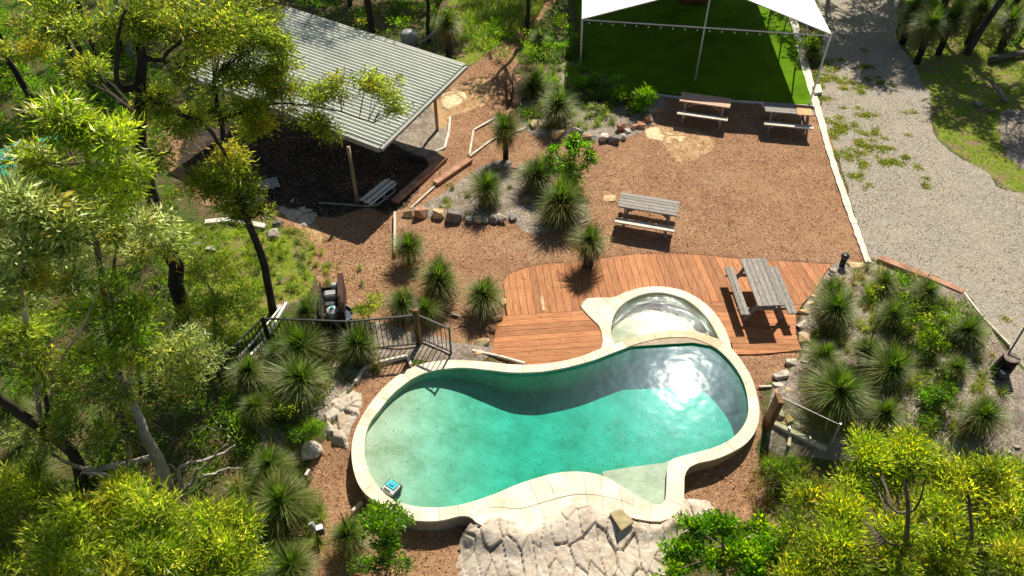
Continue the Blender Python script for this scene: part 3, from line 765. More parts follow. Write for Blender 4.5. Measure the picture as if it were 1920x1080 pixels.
w_ = MB().tube([ta+Vector((0, -.03, -.05)), tb+Vector((0, -.03, -.05))], .006, 5).build('wire', M['darkgrey'], fl)
bme = None
for k in range(20):
    p = ta.lerp(tb, (k+.6)/20)+Vector((0, -.03, -.10))
    if bme is None:
        bm = bmesh.new(); bmesh.ops.create_uvsphere(bm, u_segments=8, v_segments=6, radius=.032); bme = bpy.data.meshes.new('bulb'); bm.to_mesh(bme); bm.free(); bme.materials.append(M['plastic_w'])
    b = obj('bulb', bme, fl); b.location = p
# turf floor with pale kerb
def drape(poly2, name, mat, z, parent=None, th=.05):
    return MB().prism([tuple(p) for p in poly2], z-th, z).build(name, mat, parent)
tf = G2(TURF, .03); o = drape(tf, 'turf_floor', M['turf'], .035); tag(o, kind='structure'); o['label'] = 'bright green synthetic turf under the marquee'
kerb = empty('concrete_kerb', (0, 0, 0), 0, 'uneven pale concrete kerb dividing the gravel drive from turf and mulch', 'kerb')
KL = [(1470,-60),(1481,-10),(1487,35),(1497,75),(1509,120),(1521,165),(1534,205),(1546,250),(1556,285),(1566,318),(1578,352),(1590,388),(1602,420),(1614,455),(1628,492)]
kw = [.34,.34,.34,.3,.3,.28,.24,.2,.2,.2,.19,.2,.18,.17,.17]
kp = [G(a, b, .04) for a, b in KL]
for i in range(len(kp)-1):
    a, b = kp[i], kp[i+1]; d = (b-a).normalized(); s = Vector((d.y, -d.x, 0)); a2, b2 = a+d*.008, b-d*.008
    nseg = 5; L_, R_ = [], []
    for k in range(nseg+1):
        t_ = k/nseg; p = a2.lerp(b2, t_); ww = kw[i]*(1-t_)+kw[i+1]*t_; j1, j2 = random.uniform(-.02, .02), random.uniform(-.02, .02)
        if k in (0, nseg): j1 = j2 = 0
        L_.append(p-s*(ww/2+j1)); R_.append(p+s*(ww/2+j2))
    MB().prism([(p.x, p.y) for p in L_]+[(p.x, p.y) for p in R_[::-1]], -.06, .05+random.uniform(-.008, .008)).build('kerb_segment', M['kerb'], kerb)
o = MB(); kb = [G(1215, 172, .03), G(1240, 178, .03), G(1275, 182, .03), G(1400, 190, .03), G(1528, 199, .03)]
fk = empty('turf_edging', (0, 0, 0), 0, 'low grey edging strip along the front of the green turf', 'edging')
for a, b in zip(kb[:-1], kb[1:]): MB().beam(a-Vector((0, .06, 0)), b-Vector((0, .06, 0)), .11, .08, .01).build('edging_piece', M['kerb'], fk)
o = MB().prism([tuple(p) for p in G2([(1523,163),(1537,161),(1541,176),(1527,178)], .06)], -.04, .14).build('concrete_block', M['kerb']); tag(o, 'pale square concrete block on the gravel beside the marquee corner post', 'block')
# dark furniture at the back of the marquee
cb = empty('sofa', G(1298, 4), R(-12), 'red brown sofa with dark cushions at the back of the marquee', 'sofa')
MB().box((0, 0, .22), (1.25, .7, .3), bev=.04).build('seat', M['red_brown'], cb)
MB().box((0, .34, .55), (1.25, .16, .5), bev=.05).build('backrest', M['red_brown'], cb)
for s in (-1, 1):
    MB().box((s*.58, -.02, .42), (.14, .66, .28), bev=.04).build('arm', M['red_brown'], cb)
    MB().box((s*.27, -.03, .42), (.48, .5, .12), bev=.04).build('cushion', M['darkgrey'], cb)

# ------------------------------------------------------------------ picnic tables
def picnic_table(a, c, bench_n, label, top_m, bench_m, wd=.72, box=False, nb=5):
    a, c = Vector(a), Vector(c); d = (c-a); L = d.length; ang = math.atan2(d.y, d.x); mid = (a+c)/2
    t_ = empty('picnic_table', (mid.x, mid.y, float(hfun(mid.x, mid.y))+.01), ang, label, 'picnic table', 'timber picnic tables with fixed benches')
    bw = wd/nb
    for k in range(nb):
        ll = L+random.uniform(-.012, .012)
        MB().box((random.uniform(-.005, .005), -wd/2+bw*(k+.5), .725), (ll, bw-.008, .045), bev=.006).build('top_board', top_m, t_)
    for s in (-1, 1):
        for k in (0, 1):
            MB().box((0, s*(wd/2+.20+.115*k), .43), (L, .108, .042), bev=.005).build('bench_board', bench_m, t_)
    for s in (-1, 1):
        x_ = s*(L/2-.22)
        for q in (-1, 1):
            MB().beam((x_, q*.22, .70), (x_, q*.50, -.02), .045, .09).build('leg', top_m, t_)
        MB().box((x_+.048*s*-1, 0, .38), (.045, wd+.78, .09)).build('bench_bearer', top_m, t_)
        MB().box((x_, 0, .675), (.06, wd-.06, .05)).build('top_bearer', top_m, t_)
    MB().beam((L/2-.25, 0, .36), (.05, 0, .68), .045, .07).build('brace', top_m, t_)
    MB().beam((-L/2+.25, 0, .36), (-.05, 0, .68), .045, .07).build('brace', top_m, t_)
    return t_
picnic_table(G(1162, 374, .74), G(1272, 392, .74), 0, 'weathered grey picnic table alone in the middle of the mulch yard', M['timber_grey'], M['timber_pale'])
picnic_table(G(1276, 181, .74), G(1370, 194, .74), 0, 'tan topped picnic table half in the marquee shade, left of the pair there', M['timber_tan'], M['timber_pale'], .66)
t3 = picnic_table(G(1434, 200, .74), G(1526, 208, .74), 0, 'grey picnic table with its sunlit end coloured orange near the marquee corner post', M['timber_grey'], M['timber_pale'], .66)
ob = MB().box((0, 0, 0), (.50, .64, .02), bev=.003).build('sunlit_table_end', M['timber_sunlit']); ob.parent = None  # thin slab painting the sunlit end of the table top in orange
g3 = G(1508, 207, .775); ob.location = g3; ob.rotation_euler = (0, 0, t3.rotation_euler.z); tag(ob, 'orange slab standing in for sunlight on the end of the grey picnic table', 'board')
picnic_table(G(1412, 485, .74), G(1447, 574, .74), 0, 'weathered grey picnic table standing on the timber deck', M['timber_grey'], M['timber_grey'], .70)

# ------------------------------------------------------------------ edging, rails, sleepers
def sleeper(pts, w_, h_, label, mat=None, name='timber_sleeper', cat='sleeper', z=.02, grp=None):
    if len(pts) == 2:
        a, b = G(*pts[0], dz=z+h_/2), G(*pts[1], dz=z+h_/2)
        o = MB().beam(a, b, w_, h_, .012).build(name, mat or M['sleeper']); return tag(o, label, cat, grp)
    e = empty(name, (0, 0, 0), 0, label, cat, grp)
    for p, q in zip(pts[:-1], pts[1:]):
        a, b = G(*p, dz=z+h_/2), G(*q, dz=z+h_/2); d = (b-a).normalized()*.01
        MB().beam(a+d, b-d, w_, h_, .006).build('rail' if name == 'low_rail' else 'edging_piece', mat or M['sleeper'], e)
    return e
sg = 'timber sleepers edging the beds'
sleeper([(1645, 487), (1738, 523)], .24, .10, 'long pinkish sleeper between gravel and the right garden bed, upper end', grp=sg)
sleeper([(1740, 524), (1803, 551)], .22, .10, 'shorter reddish sleeper continuing down beside the gravel', grp=sg)
sleeper([(816, 348), (882, 303)], .22, .12, 'tan sleeper slanting beside the shed path above the stone edged bed', grp=sg)
sleeper([(740, 382), (833, 300)], .24, .12, 'red sleeper lying in the edge of the shed shadow', grp=sg)
sleeper([(952, 150), (955, 200)], .10, .28, 'upright dark sleeper edge beside the upper path', M['post_brown'], grp=sg)
sleeper([(970, 148), (969, 200)], .30, .16, 'tan sleeper step beside the upper garden bed', grp=sg)
sleeper([(1805, 552), (1840, 598), (1892, 652)], .06, .08, 'thin pale edging strip between lower gravel and the right bed', M['timber_pale'], 'bed_edging', 'edging')
sleeper([(1421, 728), (1446, 727)], .06, .06, 'short pale strip joining the pool coping to the rocks', M['timber_pale'], 'bed_edging', 'edging')
sleeper([(668, 722), (682, 697), (712, 684), (765, 672), (771, 690)], .07, .12, 'pale angled edging around the mulch left of the pool', M['timber_pale'], 'bed_edging', 'edging')
sleeper([(885, 660), (935, 670), (985, 684)], .06, .06, 'thin pale strip along the bottom corner of the deck', M['timber_pale'], 'bed_edging', 'edging')
sleeper([(741, 405), (741, 482)], .07, .16, 'pale upright board ending at the grass tree left of the stone wall', M['timber_pale'], 'bed_edging', 'edging')
sleeper([(770, 393), (815, 352)], .06, .06, 'thin grey strip above the left end of the stone wall', M['timber_pale'], 'bed_edging', 'edging')
sleeper([(597, 382), (680, 388), (705, 388), (742, 360)], .05, .04, 'thin steel edge of the slab under the shed', M['steel'], 'slab_edging', 'edging')
sleeper([(844, 222), (842, 250), (834, 280), (815, 288)], .08, .07, 'white low rail along the right side of the shed pad', M['timber_pale'], 'low_rail', 'rail')
sleeper([(880, 293), (888, 246), (932, 221)], .07, .05, 'cream low rail bending around the path below the tall grass tree', M['timber_pale'], 'low_rail', 'rail')
sleeper([(880, 296), (925, 262), (993, 240)], .07, .05, 'cream straight rail crossing behind the tall grass tree', M['timber_pale'], 'low_rail', 'rail')
sleeper([(385, 420), (430, 415), (500, 428)], .20, .08, 'broken pale concrete edge left of the shed shadow', M['kerb'], 'concrete_edge', 'edging')
sleeper([(467, 690), (500, 655), (542, 582)], .07, .08, 'white pipe rail running down the slope past the black fence', M['white'], 'low_rail', 'rail', z=.25)
sleeper([(452, 682), (485, 645), (530, 588)], .05, .06, 'second thin white rail beside the slope pipe rail', M['white'], 'low_rail', 'rail', z=.2)
sleeper([(578, 905), (585, 893)], .07, .3, 'short white marker post in the mulch left of the pool', M['timber_pale'], 'marker_post', 'post')
sleeper([(661, 963), (680, 945)], .07, .10, 'short pale board under the pool rim at the lower left', M['timber_pale'], 'bed_edging', 'edging')

# ------------------------------------------------------------------ black tubular pool fence
def fence(pts, h, label, gate=False, step=.115, posts=None):
    f = empty('pool_fence' if not gate else 'pool_gate', (0, 0, 0), 0, label, 'fence' if not gate else 'gate')
    gs = [G(*p) for p in pts]
    for a, b in zip(gs[:-1], gs[1:]):
        up = Vector((0, 0, 1))
        MB().beam(a+up*h, b+up*h, .04, .04).build('top_rail', M['black'], f)
        MB().beam(a+up*.10, b+up*.10, .035, .035).build('bottom_rail', M['black'], f)
        n_ = int((b-a).length/step); me = None
        for k in range(1, n_):
            p = a.lerp(b, k/n_)
            if me is None: me = mesh_py('picket', *_pv(h), M['black'])
            o = obj('picket', me, f); o.location = p
    for g in gs:
        MB().box((g.x, g.y, g.z+h/2+.02), (.045, .045, h+.06), bev=.005).build('post', M['black'], f)
    return f
def _pv(h):
    m_ = MB().box((0, 0, .10+(h-.12)/2), (.018, .018, h-.12)); return m_.V, m_.F
fence([(512, 655), (666, 661), (784, 649)], 1.1, 'black tubular pool fence running below the pump box')
fence([(791, 640), (846, 664)], .92, 'black tubular pool gate swung out beside the brown post', True)
fence([(425, 742), (508, 657)], 1.1, 'black tubular fence going down the slope on the left')
g = G(787, 645); o = MB().box((g.x, g.y, g.z+.6), (.11, .11, 1.25), bev=.008).build('gate_post', M['post_brown']); tag(o, 'square brown timber post where the black fence meets the gate', 'post')

# glass fence at the lower right
gf = empty('glass_fence', (0, 0, 0), 0, 'clear glass pool fence panel with pale base rail beside the leaning brown post', 'fence')
m, t, out = newmat('clear_glass'); tr = N(t, 'ShaderNodeBsdfTransparent', i_Color=(.80, .84, .74, 1)); gl = N(t, 'ShaderNodeBsdfGlossy', i_Roughness=.02)
mx = t.nodes.new('ShaderNodeMixShader'); mx.inputs[0].default_value = .05; t.links.new(tr.outputs[0], mx.inputs[1]); t.links.new(gl.outputs[0], mx.inputs[2]); t.links.new(mx.outputs[0], out.inputs[0]); M['glass'] = m
ga, gb = G(1447, 797), G(1548, 846)
up = Vector((0, 0, 1))
V = []; dg = (gb-ga).normalized(); sg_ = Vector((dg.y, -dg.x, 0))*.005
for p in (ga+dg*.05+up*.12, gb+up*.12, gb+up*1.0, ga+dg*.05+up*1.0): V += [p+sg_, p-sg_]
MB().add(V, [(0, 2, 4, 6), (7, 5, 3, 1), (0, 1, 3, 2), (2, 3, 5, 4), (4, 5, 7, 6), (6, 7, 1, 0)]).build('glass_panel', M['glass'], gf)
MB().beam(ga+up*.08, gb+up*.08, .13, .10, .01).build('base_rail', M['timber_pale'], gf)
MB().beam(ga+up*1.004, gb+up*1.004, .012, .010).build('top_edge', M['steel'], gf)
for k in (.3, .68):
    p = ga.lerp(gb, k); MB().box((p.x, p.y, p.z+.12), (.05, .09, .16), bev=.01).build('clamp', M['steel'], gf)
MB().tube([gb+dg*.04-up*.1, gb+dg*.04+up*1.05], .02, 8).build('post', M['steel'], gf)
bm = G(1467, 808); MB().beam(ga.lerp(gb, .34)+up*.02+Vector((.12, .35, 0)), ga.lerp(gb, .34)+up*.02-Vector((.12, .35, 0)), .07, .05).build('foot', M['timber_pale'], gf)
lp_ = G(1439, 798); o = MB().beam(lp_-up*.1+Vector((-.02, 0, 0)), lp_+Vector((.06, .02, 0))+up*.98, .13, .30, .012).build('brown_post', M['post_brown']); tag(o, 'thick square brown timber post at the end of the glass fence', 'post')

# ------------------------------------------------------------------ small things
# bollard lights
def bollard(px, py, h, label):
    g = G(px, py); e = empty('bollard_light', g, 0, label, 'bollard light')
    MB().tube([(0, 0, -.05), (0, 0, h*.72)], .085, 12).build('shaft', M['black'], e, True)
    MB().tube([(0, 0, h*.72), (0, 0, h*.86)], .07, 12).build('lens', M['plastic_w'], e, True)
    MB().tube([(0, 0, h*.86), (0, 0, h)], [.12, .10], 12).build('cap', M['black'], e, True); return e
bollard(1578, 499, .42, 'short black bollard light on the corner where deck meets gravel')
# stump with a leaning lamp pole
g = G(1872, 702); e = empty('tree_stump', g, 0, 'dark charred tree stump at the edge of the right garden bed', 'stump')
m_ = MB(); V = []; F = []
nn = 14
for i, (r_, z_) in enumerate(((.26, -.15), (.21, .1), (.19, .45), (.185, .62))):
    for k in range(nn):
        a_ = 2*math.pi*k/nn; rr = r_*(1+.08*math.sin(3*a_+i)+.05*random.random()); V.append((rr*math.cos(a_)+z_*.1, rr*math.sin(a_), z_))
for i in range(3):
    for k in range(nn): F.append((i*nn+k, i*nn+(k+1) % nn, (i+1)*nn+(k+1) % nn, (i+1)*nn+k))
m_.add(V, F); m_.build('trunk', M['char'], e, True)
MB().add([v for v in V[3*nn:]], [tuple(range(nn))]).build('cut_face', M['bark_mid'], e)
e = empty('pole_lamp', g, 0, 'thin dark pole lamp leaning against the charred stump', 'lamp')
MB().tube([(-.32, -.28, .05), (.42, .55, 1.35)], .02, 8).build('pole', M['darkgrey'], e)
MB().box((-.12, -.26, .30), (.2, .16, .2), bev=.02).build('control_box', M['darkgrey'], e)
MB().tube([(-.36, -.3, -.02), (-.32, -.28, .1)], [.035, .03], 8).build('cap', M['plastic_w'], e)
# garden light in the mulch, lower left
g = G(600, 1012); e = empty('garden_light', g, R(20), 'black garden spotlight on a post with a white box beside the lower grass tree', 'garden light')
MB().tube([(0, 0, -.1), (0, 0, .42)], .035, 8).build('post', M['darkgrey'], e)
MB().box((.06, 0, .34), (.16, .14, .20), bev=.02).build('control_box', M['darkgrey'], e)
MB().box((.06, -.0, .455), (.14, .12, .03), bev=.008).build('box_lid', M['plastic_w'], e)
MB().tube([(-.03, 0, .42), (-.08, .1, .55)], [.05, .06], 10).build('lamp_head', M['grey'], e)
# pool cleaning robot
g = G(734, 922, floor_z(*G2([(734, 918)], -.3)[0])+.0)
e = empty('pool_robot', g, R(-35), 'white pool cleaning robot with turquoise lid in the shallow left end', 'pool robot')
MB().box((0, 0, .13), (.30, .30, .13), bev=.035).build('body', M['plastic_w'], e)
MB().box((0, .05, .205), (.24, .18, .03), bev=.012).build('lid', M['plastic_t'], e)
MB().box((0, .05, .228), (.12, .08, .02), bev=.008).build('filter_cover', M['plastic_b'], e)
for s in (-1, 1):
    MB().tube([(-.14, s*.16, .06), (.14, s*.16, .06)], .055, 12).build('brush', M['darkgrey'], e)
    MB().box((s*.165, 0, .09), (.025, .32, .12), bev=.01).build('track', M['darkgrey'], e)
MB().box((0, -.1, .225), (.2, .03, .03), bev=.008).build('handle', M['grey'], e)
# pump box with containers
M['box_dark'] = mat_var('dark_brown_timber', k3((.03, .012, .008), (.055, .022, .014), (.09, .04, .025)), 4, .8, .3, .004, 12, rnd=0)
g = G(626, 588); e = empty('pump_box', g, R(10), 'long dark open timber box with containers in it beside the lawn', 'storage box')
bx = .48; by = 1.25
yy = Vector((0, 1, 0))
MB().box((-.27, 0, .30), (.04, by, .62)).build('side_panel', M['bark_dark'], e); MB().box((.27, .05, .34), (.14, by+.25, .70)).build('side_panel', M['box_dark'], e)
MB().box((0, by/2-.02, .2), (.5, .04, .42)).build('end_panel', M['char'], e); MB().box((0, -by/2+.02, .2), (.5, .04, .42)).build('end_panel', M['char'], e)
MB().box((0, 0, .03), (.5, by-.08, .04)).build('base_panel', M['char'], e)
def placed(mb, name, mat, lab, cat, par): 
    o = mb.build(name, mat); o.matrix_world = Matrix.Translation(g) @ Matrix.Rotation(R(10), 4, 'Z'); tag(o, lab, cat); return o
placed(MB().box((-.02, .32, .28), (.34, .24, .40), bev=.04), 'grey_tub', M['grey'], 'grey tub at the far end of the dark timber box', 'tub', e)
placed(MB().box((-.02, .02, .22), (.34, .20, .30), bev=.04), 'grey_crate', M['darkgrey'], 'dark grey crate in the middle of the timber box', 'crate', e)
placed(MB().tube([(.02, -.27, .06), (.02, -.27, .40), (.02, -.27, .47)], [.15, .15, .07], 14), 'white_drum', M['plastic_w'], 'white chemical drum at the near end of the timber box', 'drum', e)
placed(MB().tube([(.02, -.27, .472), (.02, -.27, .50)], .05, 12), 'blue_cap', M['plastic_b'], 'blue cap resting on the white chemical drum', 'cap', e)
placed(MB().box((.1, .53, .5), (.18, .16, .16), bev=.03), 'white_valve', M['grey'], 'pale grey valve housing at the top end of the timber box', 'valve', e)
g2 = G(640, 603); e = empty('round_tub', g2, 0, 'round blue grey plastic tub on the ground below the timber box', 'tub')
MB().tube([(0, 0, 0), (0, 0, .28)], [.28, .34], 18, False).build('side', M['grey'], e, True)
MB().tube([(0, 0, .2), (0, 0, .205)], .325, 18).build('water', mat_var('tub_water', k3((.05, .08, .11), (.08, .12, .16), (.12, .16, .2)), 4, .1, .1, .002, rnd=0), e)
MB().tube([(.34*math.cos(a_), .34*math.sin(a_), .28) for a_ in np.linspace(0, 2*math.pi, 19)], .014, 6, False).build('rim', M['grey'], e, True)
g2 = G(597, 585); e = MB()
for k in range(5):
    r_ = .16+.02*k; e.tube([(g2.x+r_*math.cos(a_), g2.y+r_*math.sin(a_), g2.z+.05+.03*k+.02*math.sin(3*a_+k)) for a_ in np.linspace(0, 2*math.pi, 20)], .014, 5, False)
tag(e.build('garden_hose', M['plastic_t'], None, True), 'coiled turquoise garden hose left of the timber box', 'hose')
# pallet stack of white channels under the shed
e = empty('board_stack', (0, 0, 0), 0, 'stack of white metal channels lying in the shed shadow by the post', 'stack')
ca, cb_ = G(681, 384, .1), G(733, 342, .1); dd = (cb_-ca); nn_ = Vector((dd.y, -dd.x, 0)).normalized()
for k in range(5):
    o_ = nn_*(.10*k-.15); zz = Vector((0, 0, .03*(k % 2)+.08))
    MB().beam(ca+o_+zz+dd*random.uniform(0, .08), cb_+o_+zz-dd*random.uniform(0, .1), .055, .04, .004).build('channel', M['white'], e)
for q in (.15, .5, .85):
    MB().beam(ca+dd*q-nn_*.32+Vector((0, 0, -.02)), ca+dd*q+nn_*.32+Vector((0, 0, -.02)), .08, .08).build('bearer', M['post'], e)
# blue sheets in the shade
for i, (px, py, rz, lab) in enumerate(((500, 350, .4, 'blue grey sheet of iron lying in the shed shadow behind the slim tree'), (470, 375, -.3, 'pale crumpled sheet left of the shed shadow'))):
    g2 = G(px, py); bm = MB(); V = []; F = []
    for a_ in range(7):
        for b_ in range(5): V.append((g2.x+(a_-3)*.13*math.cos(rz)-(b_-2)*.14*math.sin(rz), g2.y+(a_-3)*.13*math.sin(rz)+(b_-2)*.14*math.cos(rz), g2.z+.06+.03*(a_ % 2)+.03*random.random()))
    for a_ in range(6):
        for b_ in range(4): q = a_*5+b_; F.append((q, q+5, q+6, q+1))
    n0 = len(V); V += [(x_, y_, z_-.01) for x_, y_, z_ in V]; F += [tuple(n0+k for k in f[::-1]) for f in F]
    tag(bm.add(V, F).build('metal_sheet', M['grey']), lab, 'sheet')
# shade beyond shed: white boat-like cover and pipe
g2 = G(768, 84); e = empty('water_tank', g2, R(25), 'low grey tank lid showing in the bushes behind the shed roof', 'tank')
MB().tube([(0, 0, 0), (0, 0, .45), (0, 0, .58), (0, 0, .62)], [.34, .34, .24, .08], 16).build('shell', M['grey'], e, True)
MB().tube([(.6, 0, .0), (1.1, -.2, .5)], .07, 8).build('pipe', M['grey'], e)
# green tarpaulin tent at the left edge
pa = [W(-40, 300, 17.5), W(40, 262, 18.2), W(42, 338, 15.8), W(-40, 345, 15.6)]
e = empty('green_tarpaulin', (0, 0, 0), 0, 'green tarpaulin shelter partly hidden by gum leaves at the left edge', 'tarpaulin')
V = []; F = []; n_ = 8
for th in (0, -.02):
    for i in range(n_+1):
        for j in range(n_+1):
            p = pa[0].lerp(pa[1], i/n_).lerp(pa[3].lerp(pa[2], i/n_), j/n_); V.append(p+Vector((0, 0, th-.15*math.sin(math.pi*i/n_)*math.sin(math.pi*j/n_)+.03*math.sin(i*2.1+j))))
m_ = (n_+1)**2
for i in range(n_):
    for j in range(n_): a_ = i*(n_+1)+j; q = (a_, a_+n_+1, a_+n_+2, a_+1); F.append(q); F.append(tuple(m_+k for k in q[::-1]))
MB().add(V, F).build('sheet', M['green_tarp'], e, True)
MB().tube([pa[3], pa[1]], .03, 8).build('pole', M['grey'], e)
for p in pa: MB().tube([Vector((p.x, p.y, float(hfun(p.x, p.y))-.1)), p], .03, 8).build('pole', M['grey'], e)
p = W(95, 262, 19); q = Vector((0, 0, 0))
e = empty('green_shelter', (0, 0, 0), 0, 'small teal shelter roof glimpsed through the pale gum crown', 'shelter')
c_ = [W(72, 258, 19.5), W(118, 252, 19.8), W(118, 270, 18.6), W(75, 275, 18.4)]
MB().add(c_+[v-Vector((0, 0, .04)) for v in c_], [(0, 1, 2, 3), (7, 6, 5, 4), (0, 4, 5, 1), (1, 5, 6, 2), (2, 6, 7, 3), (3, 7, 4, 0)]).build('roof', M['green_tarp'], e)
for p in c_: MB().tube([Vector((p.x, p.y, float(hfun(p.x, p.y))-.1)), p-Vector((0, 0, .04))], .03, 6).build('post', M['post'], e)
# ------------------------------------------------------------------ rocks
def hull_rock(sx, sy, sz, seed, n=16, flat=.5, bev=.03):
    rd = random.Random(seed); bm = bmesh.new()
    for i in range(n):
        v = Vector((rd.gauss(0, 1), rd.gauss(0, 1), rd.gauss(0, 1))).normalized()
        v = Vector([math.copysign(abs(c)**flat, c) for c in v])*rd.uniform(.85, 1)
        bm.verts.new((v.x*sx/2, v.y*sy/2, v.z*sz/2))
    bmesh.ops.convex_hull(bm, input=bm.verts[:])
    bmesh.ops.delete(bm, geom=[v for v in bm.verts if not v.link_faces], context='VERTS')
    bmesh.ops.dissolve_limit(bm, angle_limit=R(12), verts=bm.verts[:], edges=bm.edges[:])
    bmesh.ops.bevel(bm, geom=bm.edges[:], offset=min(sx, sy, sz)*bev*2, segments=2, affect='EDGES', profile=.6)
    bmesh.ops.triangulate(bm, faces=bm.faces[:])
    for v in bm.verts:
        v.co *= 1+.04*math.sin(v.co.x*31/sx+seed)*math.sin(v.co.y*27/sy)
    me = bpy.data.meshes.new('rock'); bm.to_mesh(me); bm.free(); return me
def rock(px, py, wpx, hpx, mat, label=None, hz=.5, rz=None, name='rock', parent=None, group=None, seed=None, sink=.25, wide=1.3):
    """wpx,hpx: size in the picture at its foot"""
    s = ppm(px, py); sx = wpx/s; g_ = G(px, py+hpx*.25)
    sy = max(hpx/s*1.05, sx*.45); sz = sx*hz
    seed = seed if seed is not None else int(px*13+py*7)
    me = hull_rock(sx, sy, sz, seed); me.materials.append(M[mat])
    o = obj(name, me, parent); o.location = (g_.x, g_.y, g_.z+sz*(.5-sink)); o.rotation_euler = (random.uniform(-.12, .12), random.uniform(-.12, .12), random.uniform(-.25, .25) if rz is None else rz)
    if label: tag(o, label, 'rock', group)
    return o
# stone wall edging the lower bed (pieces of one dry stone wall)
def stone_wall(label, stones):
    e = empty('stone_wall', (0, 0, 0), 0, label, 'stone wall')
    for px, py, w_, h_, m_ in stones: rock(px, py, w_, h_, m_, hz=.75, name='stone', parent=e, sink=.15, rz=random.uniform(-.1, .1))
stone_wall('low dry stone wall of tan and grey blocks edging the bed left of centre', [(766,402,22,14,'sand_yel'),(790,400,34,22,'sand_red'),(822,402,28,20,'sand_yel'),(852,406,36,24,'rock_grey'),(881,411,18,20,'rock_grey'),(896,411,18,20,'sand_yel'),(910,411,14,18,'rock_pale'),(925,409,20,22,'rock_grey'),(943,402,24,32,'rock_pale'),(961,407,18,18,'rock_grey')])
stone_wall('curved wall of red sandstone blocks at the tip of the upper garden bed', [(1232,205,20,26,'sand_red'),(1213,222,22,24,'sand_red'),(1220,210,20,12,'rock_pale'),(1201,234,18,22,'sand_red'),(1190,237,18,20,'sand_red'),(1176,247,16,14,'rock_pale')])
stone_wall('line of pale and grey boulders along the bottom of the upper garden bed', [(1046,256,30,16,'sand_yel'),(1080,252,30,18,'rock_pale'),(1102,258,18,16,'sand_red'),(1114,259,14,18,'rock_grey'),(1132,258,22,20,'rock_pale'),(1150,262,24,20,'rock_grey'),(1165,257,18,16,'rock_pale'),(1163,243,26,12,'sand_red'),(1004,234,22,26,'sand_yel')])
